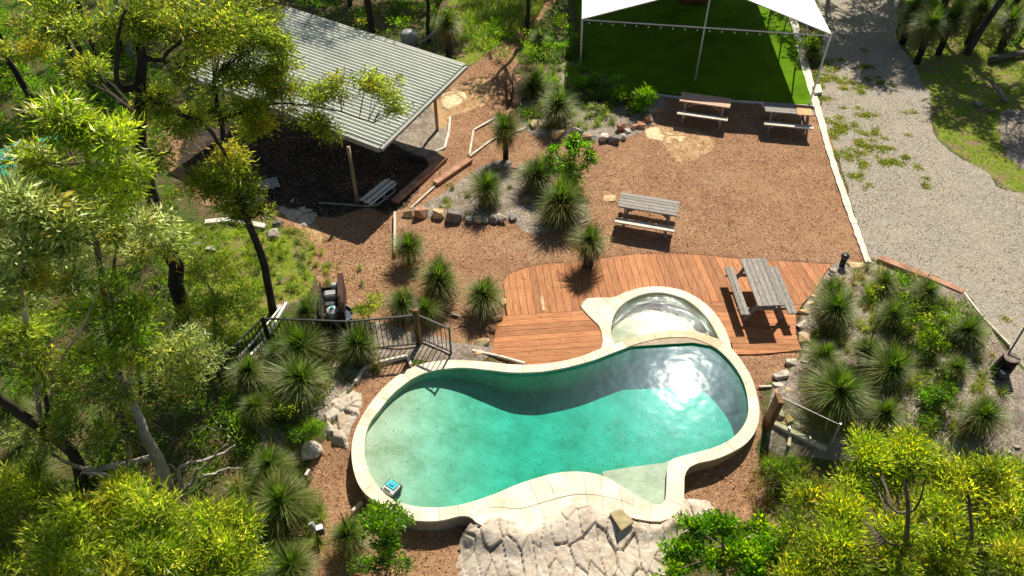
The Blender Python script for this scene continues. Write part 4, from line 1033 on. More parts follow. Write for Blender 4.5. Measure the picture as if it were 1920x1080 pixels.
RK = [
 (905,642,32,20,'sand_yel','square yellow rock at the lower left corner of the deck',.55),
 (898,660,18,14,'sand_yel','small yellow rock below the square one at the deck corner',.5),
 (932,590,26,24,'sand_red','long tan rock against the left edge of the deck',.5),
 (921,614,24,16,'sand_red','reddish rock between two tan rocks left of the deck',.5),
 (944,562,14,22,'sand_yel','upright pale yellow rock at the upper left deck edge',.6),
 (856,590,20,10,'rock_pale','white rock behind the black gate post',.4),
 (706,663,14,10,'sand_yel','orange stone among the grass behind the fence',.5),
 (582,832,48,46,'rock_pale','big pale slanting boulder left of the pool mulch',.5),
 (548,848,26,24,'rock_grey','rounded grey boulder beside the pale slanting one',.6),
 (1142,368,28,20,'sand_yel','flat yellowish stone left of the central picnic table',.25),
 (980,318,26,14,'rock_pale','pale stone ending the curved edge behind the shrub',.4),
 (965,308,18,22,'sand_red','brown stone just left of the pale one behind the shrub',.4),
 (1604,494,42,18,'sand_yel','flat tan slab between bollard light and kerb',.16),
 (1561,506,16,12,'rock_pale','white stone topped pile beside the bollard light',.6),
 (1560,515,20,10,'rock_grey','grey stone under the bollard light',.4),
 (1549,528,20,9,'sand_yel','first small flat stone down the right deck edge',.4),
 (1541,541,20,9,'rock_pale','pale flat stone second down the right deck edge',.4),
 (1528,556,22,10,'sand_yel','yellow flat stone third down the right deck edge',.4),
 (1519,568,20,10,'sand_yel','golden flat stone fourth down the right deck edge',.4),
 (1506,582,22,16,'sand_yel','rusty yellow rock by the deck table shadow',.5),
 (1504,604,28,26,'rock_pale','broad pale pink rock at the right deck edge',.4),
 (1506,630,26,26,'sand_yel','rounded yellow boulder near the lower right corner of the deck',.7),
 (1513,653,18,14,'rock_grey','grey wedge rock under the yellow boulder at the deck corner',.5),
 (1525,663,24,16,'rock_pale','pale rock half under the bed grass right of the deck corner',.4),
 (1483,680,28,16,'rock_pale','white boulder uppermost of the chain down to the glass fence',.6),
 (1508,677,20,12,'rock_pale','pale stone right of the uppermost white boulder',.5),
 (1497,690,24,12,'sand_red','reddish flat rock in the chain above the glass fence',.4),
 (1463,703,34,20,'rock_pale','wedge shaped white boulder in the chain above the glass fence',.55),
 (1458,722,26,14,'rock_pale','low cream boulder just above the brown post',.45),
 (1476,728,18,20,'sand_yel','tan broken rock right of the brown post top',.5),
 (1458,733,22,12,'sand_yel','yellow slab touching the brown post',.4),
 (1460,770,26,26,'rock_pale','pale rough rock behind the base rail of the glass fence',.5),
 (1478,783,20,22,'sand_yel','tan rock seen through the glass fence',.5),
 (1467,795,12,14,'sand_yel','small orange rock behind the glass fence rail',.8),
 (1495,796,14,16,'rock_pale','small pale rock under the glass panel',.6),
 (515,436,26,24,'rock_pale','pale boulder at the lower left edge of the shed shadow',.7),
 (522,418,22,18,'rock_grey','grey boulder behind the pale one by the shed shadow',.7),
 (345,462,18,12,'rock_pale','small pale rock on the grass right of the thick dark trunk',.4),
 (395,466,26,14,'rock_pale','flat pale rock in the grass above the slim tree base',.4),
 (370,456,16,10,'rock_grey','small grey rock on the grassy slope',.4),
 (525,575,16,14,'rock_pale','pale rock at the foot of the slim dark tree',.6),
 (1893,848,14,10,'rock_pale','white stone at the right edge below the last grass tree',.5),
 (1905,838,16,10,'rock_grey','grey stone beside the white stone at the right edge',.5),
 (1016,100,18,12,'rock_pale','pale rock by the upper bed near the marquee post',.6),
 (1146,165,12,10,'sand_red','brown stone in the upper bed under the turf edge',.6),
 (1120,168,14,12,'rock_pale','grey white stone in the upper bed among low shrubs',.6),
 (685,700,16,12,'rock_grey','dark stone below the shady fence grass tree',.6),
 (662,690,18,14,'rock_grey','dark boulder under the fence in shade',.6),
 (1462,905,24,16,'rock_grey','grey rock in mulch right of the pool end',.5),
 (1742,78,22,14,'rock_pale','pale rock at the shaded edge of the gravel',.3),
 (1762,100,18,10,'rock_grey','greyish rock on the shaded verge',.3),
 (1832,195,24,14,'rock_grey','first round pale stump in the grass verge shade',.4),
 (1858,205,20,12,'rock_grey','second round pale stump in the grass verge shade',.4),
]
for px, py, w_, h_, m_, lab, hz in RK: rock(px, py, w_, h_, m_, lab, hz)
# loose slab on the outcrop
SL = G2([(1144,957),(1164,949),(1190,973),(1166,990)], .28)
o = MB().prism([tuple(p) for p in SL], .13, .19).build('flat_stone', mat_var('olive_flagstone', k3((.20, .15, .07), (.36, .29, .15), (.48, .40, .24)), 5, .85, .5, .01, 20, rnd=0)); o.rotation_euler = (0, 0, 0)
tag(o, 'loose olive brown flagstone lying on the near edge of the pool coping', 'flagstone')

# ------------------------------------------------------------------ bedrock outcrops
def outcrop(name, label, poly_px, hmax, cell, ang, seed, mat, res=.022, coping=False, zfun=None, elong=2.2):
    P = catmull(G2(poly_px, 0), sub=3); lo, hi = P.min(0), P.max(0)
    xs = np.arange(lo[0], hi[0]+res, res); ys = np.arange(lo[1], hi[1]+res, res); X, Y = np.meshgrid(xs, ys)
    s = sdf(P, X, Y) + (fbm(X, Y, .35, seed, 3)-.5)*.18
    rg = np.random.default_rng(seed); ca, sa = math.cos(ang), math.sin(ang)
    Xw = X+(fbm(X, Y, .9, seed+1, 2)-.5)*.22; Yw = Y+(fbm(X, Y, .9, seed+2, 2)-.5)*.22
    U = (Xw*ca+Yw*sa)/cell; V_ = (-Xw*sa+Yw*ca)/(cell*elong)
    iu, iv = np.floor(U), np.floor(V_); f1 = np.full(X.shape, 9.); f2 = f1.copy(); cid = np.zeros(X.shape)
    tab = rg.random((64, 64, 3))
    for du in (-1, 0, 1):
        for dv in (-1, 0, 1):
            a_, b_ = (iu+du).astype(int), (iv+dv).astype(int); r_ = tab[a_ % 64, b_ % 64]
            d = np.hypot(a_+r_[..., 0]-U, b_+r_[..., 1]-V_); nw = d < f1
            f2 = np.where(nw, f1, np.minimum(f2, d)); cid = np.where(nw, r_[..., 2], cid); f1 = np.where(nw, d, f1)
    crack = smooth((f2-f1)/.055)
    base = hfun(X, Y) if zfun is None else zfun(X, Y)
    body = smooth(s/.22)
    H = base-.06 + body*(hmax*(.2+.8*cid)+.03) + (fbm(X, Y, .8, seed+5, 3)-.5)*.10*body + (fbm(X, Y, .07, seed+9, 3)-.5)*.022
    H -= (1-crack)*.09*body
    H += (U-np.floor(U))*0
    if coping:
        po = sdf(pool_out, X, Y); wq = smooth((po+.45)/.45); H = H*(1-wq)+wq*(-.02+body*(.10+.05*cid+(fbm(X, Y, .6, 79, 3)-.5)*.05)-(1-crack)*.06)
    keep = s > -.05
    idx = np.arange(X.size).reshape(X.shape); F = np.stack([idx[:-1, :-1], idx[:-1, 1:], idx[1:, 1:], idx[1:, :-1]], -1).reshape(-1, 4)
    F = F[keep.ravel()[F].all(1)]; u, inv = np.unique(F, return_inverse=True)
    V = np.stack([X.ravel()[u], Y.ravel()[u], H.ravel()[u]], -1)
    cr = np.ones((len(u), 4)); cr[:, 0] = crack.ravel()[u]; cr[:, 1] = cid.ravel()[u]; cr[:, 2] = smooth(s.ravel()[u]/.3)
    o = obj(name, mesh_np(name, V, inv.reshape(-1, 4), mat, False, attrs={'zone': cr}))
    return tag(o, label, 'rock outcrop')
def mat_outcrop(name, c0, c1, c2):
    m, t, out = newmat(name); v = pos(t)
    z = N(t, 'ShaderNodeVertexColor', layer_name='zone'); cr = sepc(t, z.outputs[0], 0); ci = sepc(t, z.outputs[0], 1)
    c = ramp(t, noise(t, v, 3.2, 6, .75), [(.3, c0), (.48, c1), (.68, c2)])
    c = mixc(t, math_(t, 'MULTIPLY', ramp(t, noise(t, v, 1.1, 4, .6), [(.56, (0, 0, 0)), (.68, (1, 1, 1))]), .6), c, (.50, .34, .19))
    lich = ramp(t, noise(t, v, 11, 6, .8), [(.52, (0, 0, 0)), (.63, (1, 1, 1))])
    c = mixc(t, math_(t, 'MULTIPLY', lich, .5), c, (.22, .19, .165))
    dirt = math_(t, 'SUBTRACT', 1.0, cr, True)
    c = mixc(t, math_(t, 'MULTIPLY', dirt, .45), c, (.22, .13, .085))
    cell = voro(t, v, 7, 'Distance', 'DISTANCE_TO_EDGE')
    fine = math_(t, 'MULTIPLY', ramp(t, cell, [(0, (0, 0, 0)), (.05, (1, 1, 1))]), .15)
    c = mixc(t, math_(t, 'MULTIPLY', ramp(t, cell, [(0, (1, 1, 1)), (.035, (0, 0, 0))]), .10), c, (.20, .15, .12))
    h = math_(t, 'ADD', noise(t, v, 18, 6, .75), fine)
    pbsdf(t, out, c, .88, bump(t, h, .8, .025), .2); return m
M['outcrop'] = mat_outcrop('bedrock', (.32, .25, .18), (.54, .46, .36), (.70, .62, .51))
M['outcrop_y'] = mat_outcrop('bedrock_yellow', (.52, .34, .16), (.70, .53, .30), (.80, .70, .50))
OUT1 = [(905,975),(930,962),(960,968),(990,985),(1030,968),(1060,945),(1097,935),(1140,955),(1190,972),(1235,978),(1275,945),(1300,935),(1340,950),(1330,975),(1270,1000),(1255,1040),(1240,1110),(1100,1180),(900,1180),(840,1100),(862,1030),(865,1000)]
outcrop('bedrock_outcrop', 'broad cracked pale bedrock outcrop under the near edge of the pool', OUT1, .13, .27, .12, 301, M['outcrop'], coping=True, zfun=lambda X, Y: -.02-.10*np.maximum(0, 8.6-Y)-.25*smooth((X+.3)/-.8)*smooth((8.7-Y)/.8), elong=2.6)
outcrop('bedrock_outcrop', 'fractured pale rock ledge between the left pool end and the bush', [(598,760),(640,735),(665,722),(690,740),(672,790),(655,840),(630,835),(600,820),(600,790)], .16, .26, -.5, 311, M['outcrop'], res=.025, elong=1.2)
outcrop('bedrock_outcrop', 'flat yellow sandstone patch exposed in the mulch near the marquee', [(1205,240),(1240,233),(1290,240),(1305,262),(1345,275),(1325,292),(1292,300),(1270,280),(1235,270),(1208,262)], .05, .9, .2, 321, M['outcrop_y'], res=.035, elong=1.4)
outcrop('bedrock_outcrop', 'rough grey mound of rock at the edge of the shed shadow', [(520,385),(560,365),(595,378),(600,410),(575,430),(540,415),(515,400)], .10, .5, .3, 331, M['outcrop'], res=.04, elong=1.3)
outcrop('bedrock_outcrop', 'yellow clay bank exposed beside the right shed post', [(822,175),(850,168),(880,175),(872,195),(845,212),(825,205)], .12, .6, .3, 341, M['outcrop_y'], res=.045, elong=1.3)
# ------------------------------------------------------------------ foliage
def unit(a): return a/(np.linalg.norm(a, axis=-1, keepdims=True)+1e-9)
def leaves_geo(P, D, L, Wd, curl=.12):
    n = len(P); side = unit(np.cross(D, rng.normal(size=(n, 3)))); nrm = np.cross(side, D)
    L = L[:, None]; Wd = Wd[:, None]
    a = P; b = P+D*L*.42+side*Wd*.5+nrm*L*curl*.5; c = P+D*L-nrm*L*curl; d = P+D*L*.42-side*Wd*.5+nrm*L*curl*.5
    V = np.stack([a, b, c, d], 1).reshape(-1, 3); F = np.arange(4*n).reshape(n, 4); return V, F
def strip_geo(P, az, el, L, droop, w, segs=(0, .35, .7, 1), taper=(1, .9, .6, .12)):
    """curved blades from P"""
    n = len(P); dx, dy = np.cos(az), np.sin(az); rows = []
    side = np.stack([-dy, dx, np.zeros(n)], -1)
    for t_, k in zip(segs, taper):
        h = L*t_*np.cos(el); z = L*(t_*np.sin(el)-droop*t_*t_)
        c = P+np.stack([dx*h, dy*h, z], -1)
        rows += [c-side*(w*k/2)[:, None], c+side*(w*k/2)[:, None]]
    m_ = len(segs); V = np.stack(rows, 1).reshape(-1, 3); base = np.arange(n)[:, None]*2*m_
    F = np.concatenate([np.stack([base+2*i, base+2*i+1, base+2*i+3, base+2*i+2], -1).reshape(-1, 4) for i in range(m_-1)])
    return V, F, 2*m_
def pick(pal, n):
    c = np.array([p[0] for p in pal]); w_ = np.array([p[1] for p in pal], float); w_ /= w_.sum()
    return c[rng.choice(len(pal), n, p=w_)]

# --- grass trees: crown of needle leaves, hanging skirt, charred trunk
def gt_crown(seed, upright=0.0, n=1300):
    global rng
    rng = np.random.default_rng(seed)
    u = rng.random(n); el = np.radians(88-118*u**(.8+.5*upright)); az = rng.random(n)*2*np.pi
    L = rng.uniform(.62, 1.12, n)*(1+.10*np.sin(3*az+seed)+.14*np.sin(az+seed*2)); droop = np.clip(.10+.35*u, 0, .5)*rng.uniform(.4, 1.3, n)
    P = rng.normal(size=(n, 3))*.035; w_ = rng.uniform(.014, .022, n)
    V, F, k = strip_geo(P, az, el, L, droop, w_)
    top = np.clip(1.25-1.6*u, 0, 1)[:, None]
    c = np.array([.10, .215, .012])*top+np.array([.16, .19, .028])*(1-top)
    c = c*rng.uniform(.45, 1.35, (n, 1)); pale = rng.random(n) < .10; c[pale] = np.array([.36, .34, .15])
    tipc = np.repeat(c[:, None, :], k, 1); tt = np.repeat(np.array([0, .3, .65, 1]), 2)[None, :, None]*(1-.7*top[:, None, :]); tipc = tipc*(.6+.4*tt)*(1-.55*tt)+np.array([.30, .31, .10])*rng.uniform(.5, 1.2, (n, 1, 1))*.36*tt
    return mesh_np('crown', V, F, M['blade'], False, tipc.reshape(-1, 3))
def gt_skirt(seed, n=560):
    global rng
    rng = np.random.default_rng(seed)
    el = np.radians(rng.uniform(-35, 8, n)); az = rng.random(n)*2*np.pi; L = rng.uniform(.6, 1.0, n)
    P = rng.normal(size=(n, 3))*.05-np.array([0, 0, .05]); V, F, k = strip_geo(P, az, el, L*.8, rng.uniform(.4, .95, n), rng.uniform(.014, .022, n))
    c = pick([((.13, .09, .05), 3), ((.26, .20, .12), 2), ((.06, .04, .025), 3), ((.13, .13, .04), 2)], n)*rng.uniform(.7, 1.2, (n, 1))
    return mesh_np('skirt', V, F, M['dryblade'], False, np.repeat(c, k, 0))
GTC = [gt_crown(100+i, i*.25) for i in range(4)]; GTS = [gt_skirt(200+i) for i in range(3)]
_tv = MB(); V = []; F = []
for i in range(7):
    for k in range(10):
        a_ = 2*math.pi*k/10; r_ = .5*(1+.14*((i+k) % 2)-.02*i); V.append((r_*math.cos(a_), r_*math.sin(a_), i/6))
for i in range(6):
    for k in range(10): F.append((i*10+k, i*10+(k+1) % 10, (i+1)*10+(k+1) % 10, (i+1)*10+k))
_tv.add(V, F); GTT = mesh_py('trunk', _tv.V, _tv.F, M['char'])
sp_ = MB(); sp_.tube([(0, 0, 0), (.03, .02, .5), (.02, .05, 1)], [.012, .020, .010], 6); SPK = mesh_py('flower_spike', sp_.V, sp_.F, M['char'])
def grass_tree(px, py, rpx, hc, label, i, spike=0, skirt=True, tr=.16):
    hc = hc*.82 if py > 60 else hc
    g_ = G(px, py)
    for _ in range(6): p = G(px, py, float(hfun(g_.x, g_.y))+hc); g_ = Vector((p.x, p.y, float(hfun(p.x, p.y))))
    Rr = 1.08*rpx*(p.y*CT+(CAM_H-p.z)*ST)/FOC
    e = empty('grass_tree', g_, random.uniform(0, 6.28), label, 'grass tree', 'grass trees with needle crowns')
    c = obj('crown', GTC[i % 4], e); c.location = (0, 0, hc-Rr*.05); c.scale = (Rr*random.uniform(.92, 1.08), Rr, Rr*random.uniform(.85, 1.0)); c.rotation_euler = (random.uniform(-.22, .22), random.uniform(-.22, .22), 0)
    if skirt:
        s = obj('skirt', GTS[i % 3], e); s.location = (0, 0, hc-.04); s.scale = (Rr*.85, Rr*.85, min(Rr*1.35, max(.4, hc*1.25)))
    t_ = obj('trunk', GTT, e); t_.scale = (tr*1.2, tr*1.2, hc+.1); t_.location = (0, 0, -.08)
    if spike:
        s = obj('flower_spike', SPK, e); s.scale = (.7, .7, spike*.9); s.location = (0, 0, hc)
    return e
GT = [
 (768,462,40,.75,'grass tree standing right of the pale upright board on the mulch',0,.16,0),
 (822,524,54,.85,'broad round grass tree in the middle of the row of three beside the mulch',0,.14,1),
 (905,552,46,.7,'grass tree nearest the upper left corner of the deck',0,.16,1),
 (1107,452,42,1.1,'tall grass tree rising out of the deck edge with a black trunk',0,.24,1),
 (948,238,38,1.5,'tallest grass tree on a slim black trunk above the stone wall bed',0,.15,1),
 (915,350,40,.9,'grass tree with a dark skirt behind the dry stone wall',0,.2,1),
 (1045,195,42,1.0,'shaggy grass tree with a black spike in the upper garden bed',.8,.2,1),
 (1000,165,42,.4,'low grass tree tuft at the left side of the upper garden bed',0,.14,0),
 (1005,325,46,.8,'grass tree between the stone wall bed and the glossy shrub',.7,.2,1),
 (1052,378,62,.85,'dark heavy grass tree in the shadow of the glossy shrub',0,.2,1),
 (755,570,38,.6,'grass tree just above the top rail of the black fence',0,.16,1),
 (800,580,34,.5,'smaller grass tree right of the one above the black fence',0,.16,1),
 (575,582,34,.5,'small grass tree left of the long timber box',0,.14,0),
 (565,648,58,.8,'wide grass tree seen through the left part of the black fence',0,.16,1),
 (562,708,62,.9,'big dark grass tree lowest on the slope under the fence',0,.18,1),
 (465,695,44,.8,'grass tree below the white slope rail at the left',0,.16,1),
 (520,660,34,.6,'grass tree half behind the left end of the black fence',0,.14,0),
 (672,645,46,.7,'dark drooping grass tree in front of the black fence middle',0,.16,1),
 (480,760,36,.6,'grass tree among dry twigs on the lower left slope',0,.14,1),
 (838,45,32,1.9,'grass tree with crooked black trunk behind the shed roof',0,.2,1),
 (1012,70,22,.7,'small grass tree far up the path beside the marquee',0,.12,0),
 (1572,578,48,.75,'round grass tree uppermost left in the right garden bed',0,.16,1),
 (1562,545,34,.6,'grass tree just below the bollard light corner',0,.14,0),
 (1660,530,32,.5,'small grass tree beside the long pinkish sleeper',0,.14,0),
 (1740,545,34,.5,'grass tree touching the shorter reddish sleeper',0,.14,0),
 (1672,588,38,.55,'grass tree in the centre of the right bed above the spiky clump',0,.14,0),
 (1815,620,42,.6,'grass tree at the gravel side of the right bed',0,.16,1),
 (1545,668,44,.7,'upright grass tree over the chain of white boulders',0,.16,1),
 (1575,730,74,.9,'biggest radiating grass tree right behind the glass fence',0,.2,1),
 (1672,690,60,.8,'wide grass tree in the middle of the right garden bed',0,.18,1),
 (1625,655,38,.6,'grass tree with a slanting dry spike in the right bed',1.1,.14,0),
 (1662,775,46,.7,'grass tree with thick brown skirt above the acacia bush',0,.18,1),
 (1795,690,32,.45,'small grass tree with dead skirt left of the charred stump',0,.14,1),
 (1842,778,48,.75,'grass tree standing alone at the lower right of the bed',0,.18,1),
 (652,1003,48,.6,'round grass tree beside the garden light at the bottom',.9,.14,0),
 (525,935,66,.7,'large lush strap leaved grass tree at the lower left of the pool mulch',0,.16,0),
 (505,868,44,.6,'bright green grass tree above the large lush one',0,.14,0),
 (545,1062,56,.7,'grass tree at the bottom edge with two black flower spikes',1.0,.14,0),
 (60,885,60,1.0,'smooth green grass tree in shade near the left edge',0,.16,0),
 (20,770,50,1.2,'grass tree half cut by the left edge below the dark limb',0,.16,1),
 (1748,42,38,1.7,'dark grass tree at the gravel side under the upper right trees',0,.2,1),
 (1788,30,40,1.6,'second dark grass tree right beside the gravel side one',0,.2,1),
 (1842,15,36,1.5,'third dark grass tree behind the leaning trunk upper right',0,.2,1),
 (1715,15,30,1.5,'smallest dark grass tree at the top next to the gravel',0,.2,1),
 (1900,38,34,1.2,'dark grass tree at the upper right corner',0,.2,1),
 (1525,95,22,.5,'little grass tree between marquee posts and gravel',0,.12,0),
]
for i, (px, py, r_, hc, lab, spk, tr_, sk_) in enumerate(GT): grass_tree(px, py, r_, hc, lab, i, spk, bool(sk_), tr_)

# --- leaf clouds
PAL_GUM = [((.13, .185, .024), 3), ((.19, .25, .03), 3), ((.28, .33, .045), 2.6), ((.36, .28, .045), .9), ((.06, .10, .015), 2), ((.16, .11, .045), .3)]
PAL_YEL = [((.23, .30, .026), 3), ((.34, .39, .042), 2.6), ((.14, .22, .022), 3), ((.42, .32, .055), .7), ((.06, .105, .016), 2), ((.18, .11, .05), .3)]
PAL_PALE = [((0.230, 0.276, 0.092), 3), ((0.345, 0.380, 0.161), 2), ((0.138, 0.196, 0.034), 3), ((0.287, 0.230, 0.034), 1.2), ((0.069, 0.103, 0.021), 1.5)]
PAL_DEEP = [((0.046, 0.103, 0.011), 3), ((0.075, 0.172, 0.016), 3), ((0.138, 0.253, 0.023), 2), ((0.207, 0.299, 0.034), 1)]
PAL_BRIGHT = [((.09, .20, .015), 3), ((.15, .27, .02), 2), ((.06, .14, .012), 3), ((.28, .33, .03), .8)]
PAL_FERN = [((.09, .17, .015), 3), ((.15, .22, .02), 2), ((.05, .10, .012), 2), ((.22, .20, .03), 1)]
def cloud(clumps, nsprig, nleaf, L, Wd, pal, droop=.5, spr=.16, tip=None, flat=.8, up=.3):
    """clumps: list of (centre, radius). Leaves sit on sprigs spread over each clump's shell and inside"""
    Ps, Ds, Cs = [], [], []; sprigs = []
    vol = np.array([c[1]**2 for c in clumps]); vol = vol/vol.sum()
    for (c, r_), f in zip(clumps, vol):
        ns = max(3, int(nsprig*f)); nb = max(2, ns//7); bd = unit(rng.normal(size=(nb, 3))); bd[:, 2] = np.abs(bd[:, 2])*.95-.35*rng.random(nb); bd = unit(bd)
        brad = r_*rng.random(nb)**.4*(1+.2*np.sin(bd[:, 0]*5+bd[:, 1]*4)); bi = rng.integers(0, nb, ns); bi[:nb] = np.arange(min(nb, ns))[:nb]
        bs = min(.16, max(.05, r_*.25)); d = unit(bd[bi]+rng.normal(size=(ns, 3))*.25)
        sp = np.array(c)+(bd[bi]*brad[bi][:, None])*np.array([1, 1, flat])+rng.normal(size=(ns, 3))*bs*np.array([1, 1, .55]); sprigs.append((np.array(c), sp))
        scol = pick(pal, nb)[bi]*.6+pick(pal, ns)*.4; scol = scol*rng.uniform(.7, 1.25, (ns, 1))*rng.uniform(.75, 1.2, (nb, 1))[bi]; q = np.repeat(np.arange(ns), nleaf); n = len(q)
        off = rng.normal(size=(n, 3))*spr*.55; off[:, 2] *= .6
        dd = unit(d[q]*.6+off/spr*.8+rng.normal(size=(n, 3))*.35+np.array([0, 0, up-droop]))
        Ps.append(sp[q]+off); Ds.append(dd)
        cc = scol[q]*rng.uniform(.7, 1.3, (n, 1))
        if tip is not None:
            m_ = (rng.random(n) < .5) & ((off[:, 2] > .0)) & (d[q][:, 2] > .25) & (rng.random(nb)[bi][q] < .4); cc[m_] = np.array(tip)*rng.uniform(.7, 1.2, (m_.sum(), 1))
        Cs.append(cc)
    P, D, C = np.concatenate(Ps), np.concatenate(Ds), np.concatenate(Cs); n = len(P)
    V, F = leaves_geo(P, D, L*rng.uniform(.45, 1.4, n), Wd*rng.uniform(.7, 1.2, n))
    return V, F, np.repeat(C, 4, 0), sprigs
def wobble(pts, amp, sub=4, seed=0):
    rd = np.random.default_rng(seed); C = catmull(np.array([tuple(p) for p in pts]), False, sub)
    C[1:-1] += rd.normal(size=(len(C)-2, 3))*amp; return C
def tree(name, label, cat, base, trunk, r0, bark, clumps, nsprig, nleaf=14, L=.13, Wd=.036, pal=PAL_GUM, droop=.5, spr=.2, tip=None, limbs=(), group=None, twigs=True, seed=1, up=.3, flat=.8, rtop=.45, zc=None):
    """base: pixel of the trunk's foot (or a ground point); trunk/limbs/clumps: (px, py, dy) seen at forward distance base.y+dy"""
    global rng
    rng = np.random.default_rng(seed*17+5)
    b = G(*base) if not isinstance(base, Vector) else base; y0 = b.y
    e = empty(name, b, 0, label, cat, group)
    loc = b.copy(); sub = lambda p: np.array((p[0]-loc.x, p[1]-loc.y, p[2]-loc.z))
    T_ = [b-Vector((0, 0, .25))]+[W(x, y, y0+d) for x, y, d in trunk]
    C = wobble(T_, r0*.12, 4, seed); rr = np.linspace(r0, r0*rtop, len(C)); rr[0] *= 1.35; rr[1] *= 1.1
    MB().tube([sub(p) for p in C], list(rr), 10, False).build('trunk', bark, e, True)
    nodes = [(p, r_) for p, r_ in zip(C, rr)][len(C)//3:]
    for k, lb in enumerate(limbs):
        T_ = [W(x, y, y0+d) for x, y, d in lb]; j = min(nodes, key=lambda q: np.linalg.norm(q[0]-np.array(tuple(T_[0]))))
        C2 = wobble([Vector(j[0])]+T_, r0*.10, 4, seed+k); r1 = np.linspace(max(j[1]*.7, .02), max(j[1]*.22, .012), len(C2))
        MB().tube([sub(p) for p in C2], list(r1), 7, False).build('limb', bark, e, True)
        nodes += [(p, r_) for p, r_ in zip(C2, r1)][2:]
    cl = []
    for c in clumps:
        p = W(c[0], c[1], y0+c[2])
        if zc: p = G(c[0], c[1], b.z+zc*rng.uniform(.8, 1.15))
        dep = p.y*CT+(CAM_H-p.z)*ST; rr0 = c[3]*dep/FOC; pc = np.array(tuple(p))
        for _ in range(4): o_ = unit(rng.normal(size=3)); cl.append((pc+o_*rr0*rng.uniform(.35, .85)*np.array([1, 1, .75]), rr0*rng.uniform(.38, .68)))
    V, F, Cc, spg = cloud(cl, nsprig, nleaf, L, Wd, pal, droop, spr, tip, flat, up)
    me = mesh_np('crown', V-np.array(tuple(loc)), F, M['leaf'], False, Cc); obj('crown', me, e)
    if twigs:
        tw = MB()
        for c, sp in spg:
            j = min(nodes, key=lambda q: np.linalg.norm(q[0]-c)+.5*max(0, q[0][2]-c[2])); rj = max(.008, min(j[1]*.4, .035))
            mid = (j[0]+c)/2+rng.normal(size=3)*.08; tw.tube([sub(j[0]), sub(mid), sub(c)], [rj, rj*.8, rj*.55], 5, False)
            for s_ in sp[::max(1, len(sp)//5)]:
                m2 = (c+s_)/2+rng.normal(size=3)*.05; tw.tube([sub(c), sub(m2), sub(s_)], [rj*.5, rj*.35, .004], 4, False)
        tag(tw.build('twigs', bark, e), kind='stuff')
    return e
TR = []
# the thick dark gum left of the lawn
tree('gum_tree', 'big gum tree with a thick dark trunk leaning left of the lawn', 'tree', (350, 612), [(325, 500, 0), (306, 430, 0), (275, 330, .1), (262, 240, .2), (268, 160, .3), (262, 90, .4)], .20, M['bark_dark'],
 [(120,25,1.2,75),(215,60,.6,60),(300,30,1.0,65),(380,60,1.2,60),(340,130,.6,48),(440,40,1.8,60),(60,80,1.6,60),(300,200,.2,50),(160,120,1.4,45),(350,240,.0,50),(420,300,.3,50),(300,300,-.3,42)], 1250, 15, L=.13, Wd=.034, pal=PAL_GUM, seed=3,
 limbs=[[(225,165,.1),(218,100,.2),(235,20,.4)],[(225,80,.6),(150,40,1.0)],[(300,110,.4),(370,50,1)],[(330,210,.2),(400,250,.1),(430,310,.2)]], tip=(.26,.24,.03))
# slim dark gum whose branch reaches over the shed roof
tree('gum_tree', 'slim dark trunked gum whose leafy branch hangs over the shed roof', 'tree', (513, 585), [(495, 500, .0), (463, 408, .3), (440, 350, .7), (425, 285, 1.2), (412, 225, 1.6), (400, 150, 2.0)], .105, M['bark_dark'],
 [(450,80,2.6,62),(505,130,2.8,50),(420,150,1.8,50),(545,165,2.8,34),(590,165,2.8,30),(640,160,2.8,30),(690,158,2.8,28),(728,172,2.8,26),(742,205,2.7,22),(600,235,2.3,30),(560,215,2.4,22),(490,235,2.1,38),(450,215,1.9,38),(620,255,2.2,18),(385,230,1.4,45),(455,325,.7,40),(480,360,.5,22),(430,390,.4,32),(385,340,.6,40),(475,395,.3,24),(480,60,2.7,40),(410,90,2.2,40),(520,80,2.8,36),(500,170,2.7,34)], 2100, 15, L=.115, Wd=.034, pal=PAL_GUM, seed=8,
 limbs=[[(440,215,1.8),(510,195,2.4),(580,198,2.7),(640,210,2.7),(700,230,2.7)],[(440,280,1.2),(520,265,1.8),(600,250,2.2)],[(400,330,.9),(360,350,.8)]], tip=(.28,.26,.03))
# near crowns on the left
tree('young_gum', 'young gum with drooping pale leaf tips below the green shelter', 'tree', G(225, 760), [(205, 640, -.5), (185, 480, -1.0), (170, 400, -1.4), (165, 300, -1.8), (155, 230, -2.0)], .07, M['bark_mid'],
 [(130,235,-2.0,52),(190,250,-2.0,48),(70,290,-2.0,42),(220,310,-1.9,44),(140,330,-1.9,55),(200,380,-1.7,45),(60,350,-2.0,38),(240,345,-1.7,30)], 620, 15, L=.15, Wd=.032, pal=PAL_YEL, droop=.35, seed=12, tip=(.42,.42,.22))
tree('young_gum', 'pale leaved sapling crown at the left edge over a forked grey stem', 'tree', G(85, 880), [(78, 800, -.2), (55, 640, -.8), (40, 540, -1.2), (45, 450, -1.5), (60, 400, -1.7)], .06, M['bark_pale'],
 [(40,380,-1.8,52),(95,400,-1.7,48),(30,460,-1.6,50),(110,460,-1.5,42),(70,520,-1.3,46),(10,560,-1.2,40),(130,540,-1.2,30)], 560, 15, L=.16, Wd=.034, pal=PAL_PALE, droop=.3, seed=15, tip=(.48,.50,.30),
 limbs=[[(95,780,-.3),(100,700,-.6),(150,620,-.9),(185,540,-1.1)]])
